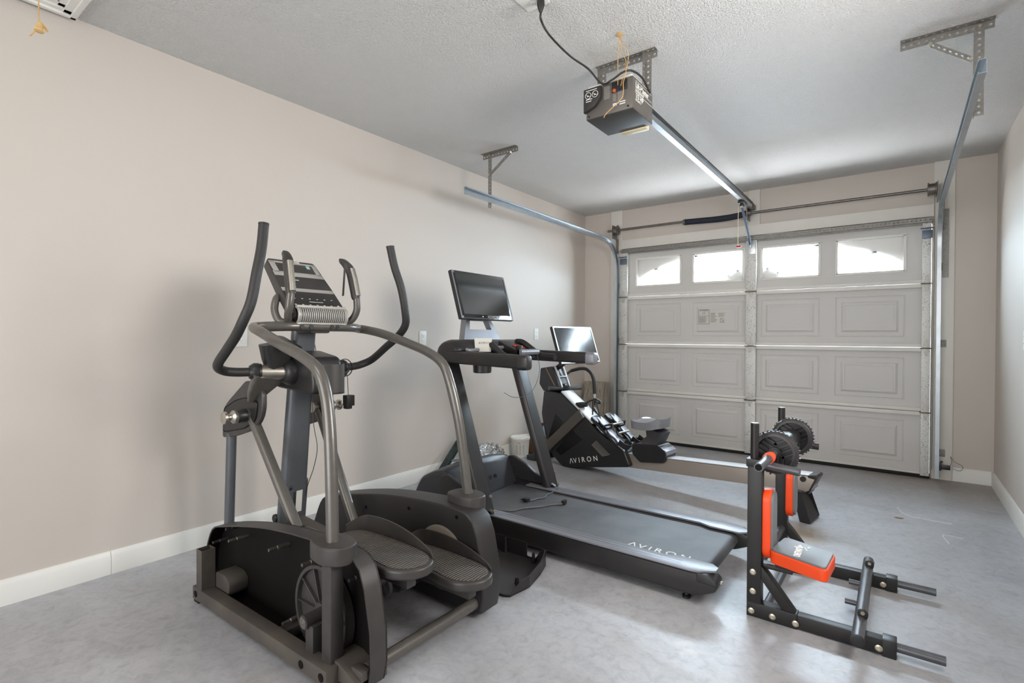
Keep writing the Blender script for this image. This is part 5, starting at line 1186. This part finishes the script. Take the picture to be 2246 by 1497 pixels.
part('bail_handle', lambda b: tube(b, spline([(.125+.096*math.cos(a), 4.04+.096*math.sin(a), .180+.022*math.sin((a+.6)*1.0) if 0 else .185+.018*math.sin(a+.8)) for a in [(-.9+.32*k) for k in range(11)]], 4), .006, 8), M_trim, pb)
def plab(b):
    for k in range(8):
        a0 = -1.55; z = .120-.012*k
        for q in range(3):
            a = a0+.38*q+.1; sweep(b, [(.125+.0865*math.cos(a+t*.1), 4.04+.0865*math.sin(a+t*.1), z) for t in range(3)], rrect(.003, .001, .0003, 1), up=(0, 0, 1))
    a = -1.25; sweep(b, [(.125+.0885*math.cos(a+t*.08), 4.04+.0885*math.sin(a+t*.08), .148-.003*abs(t-2)) for t in range(5)], rrect(.010, .001, .0003, 1), up=(0, 0, 1))
part('label_print', plab, M_ink, pl_, 0)
cbx = thing('cardboard_box', 'small open brown cardboard box behind the white pail', 'box', (.17, 4.29, 0))
part('box_body', lambda b: (box(b, (.08, 4.20, 0), (.26, 4.38, .004)), box(b, (.08, 4.20, 0), (.085, 4.38, .15)), box(b, (.255, 4.20, 0), (.26, 4.38, .15)), box(b, (.08, 4.20, 0), (.26, 4.205, .15)), box(b, (.08, 4.375, 0), (.26, 4.38, .15))), M_card, cbx, 0)
part('flap', lambda b: box(b, (.16, 4.18, .145), (.255, 4.205, .149), rot=Matrix.Rotation(-.9, 3, 'X')), M_pail, cbx, 0)
bt2 = thing('spray_bottle', 'white bottle with a red cap beside the cardboard box', 'bottle', (.20, 4.47, 0))
part('bottle_body', lambda b: lathe(b, (.20, 4.47, 0), (0, 0, 1), [(0, .032), (.004, .036), (.19, .036), (.22, .026), (.245, .015)], 22), M_pail, bt2)
part('cap', lambda b: lathe(b, (.20, 4.47, .243), (0, 0, 1), [(0, .018), (.03, .017), (.045, .012)], 18), M_red, bt2)
jug = thing('plastic_jug', 'pale jug with blue label behind the white pail', 'jug', (.07, 4.50, 0))
part('jug_body', lambda b: lathe(b, (.07, 4.50, 0), (0, 0, 1), [(0, .05), (.006, .056), (.15, .056), (.19, .04), (.22, .018), (.235, .018)], 24), mat('blue_grey_label', '8C98A8', .4), jug)
part('jug_cap', lambda b: lathe(b, (.07, 4.50, .233), (0, 0, 1), [(0, .021), (.025, .021)], 16), mat('maroon_cap', '4E2A33', .5), jug)
# crinkled plastic wrap
def foil(b):
    t = bmesh.new(); bmesh.ops.create_icosphere(t, subdivisions=4, radius=1)
    rnd = random.Random(3)
    for v in t.verts:
        k = 1+.10*math.sin(v.co.x*19+v.co.z*7)*math.sin(v.co.y*17+2)+rnd.uniform(-.05, .05)
        v.co = Vector((.17+v.co.x*.13*k, 3.46+v.co.y*.20*k, .11+v.co.z*.115*k))
        v.co.x = max(v.co.x, .02); v.co.z = max(v.co.z, 0)
    merge(b, t)
fb = B(); foil(fb); tag(link('plastic_bag', fb, M_foil, None, 10), 'crinkled silvery plastic bag on the floor behind the treadmill hood', 'plastic bag')
tb = B(); sweep(tb, [(.165, 2.86, .03), (.075, 3.24, .275)], rrect(.03, .07, .008, 3), up=(1, 0, 0)); 
tt = tag(link('wrapped_tube', tb, mat('dark_glossy_wrap', '2A3A3A', .12, .3, var=.3, vs=20, bump=.004, bs=40), None, 20), 'long dark tube in clear wrap leaning behind the treadmill hood', 'tube')
# floor debris
def leaf(x, y, a, L, name, label, m, cat):
    b = B(); c = math.cos(a); s = math.sin(a)
    P = [(0, 0), (.3, .22), (.7, .2), (1, 0), (.7, -.18), (.3, -.2)]
    A = [b.verts.new((x+(c*u-s*v)*L, y+(s*u+c*v)*L, .0015+.006*abs(v))) for u, v in P]; Bq = [b.verts.new((p.co.x, p.co.y, p.co.z+.0012)) for p in A]
    b.faces.new(A[::-1]); b.faces.new(Bq)
    for k in range(6): b.faces.new((A[k], A[(k+1) % 6], Bq[(k+1) % 6], Bq[k]))
    tag(link(name, b, m, None, 0), label, cat)
leaf(3.035, 4.15, .3, .055, 'dry_leaf', 'small dry brown leaf on the floor in front of the garage door', mat('dry_leaf', 'A08A68', .8, var=.2), 'leaf')
wt = B(); tube(wt, spline([(3.05, 4.40, .003), (3.10, 4.25, .003), (3.22, 4.22, .002), (3.33, 4.22, .002)], 6), .0018, 6); tag(link('white_thread', wt, M_white, None), 'long pale thread on the floor near the right corner', 'thread')
wt = B(); tube(wt, spline([(3.36, 3.95, .002), (3.28, 3.96, .002), (3.27, 3.92, .002), (3.29, 3.80, .002)], 6), .0018, 6); tag(link('white_thread', wt, M_white, None), 'short bent thread on the floor, nearer the camera than the long one', 'thread')
tw = B(); tube(tw, [(2.93, 3.275, .004), (2.96, 3.235, .004)], .004, 6); tag(link('twig', tw, M_bk, None), 'tiny black twig on the floor beyond the orange seat', 'twig')
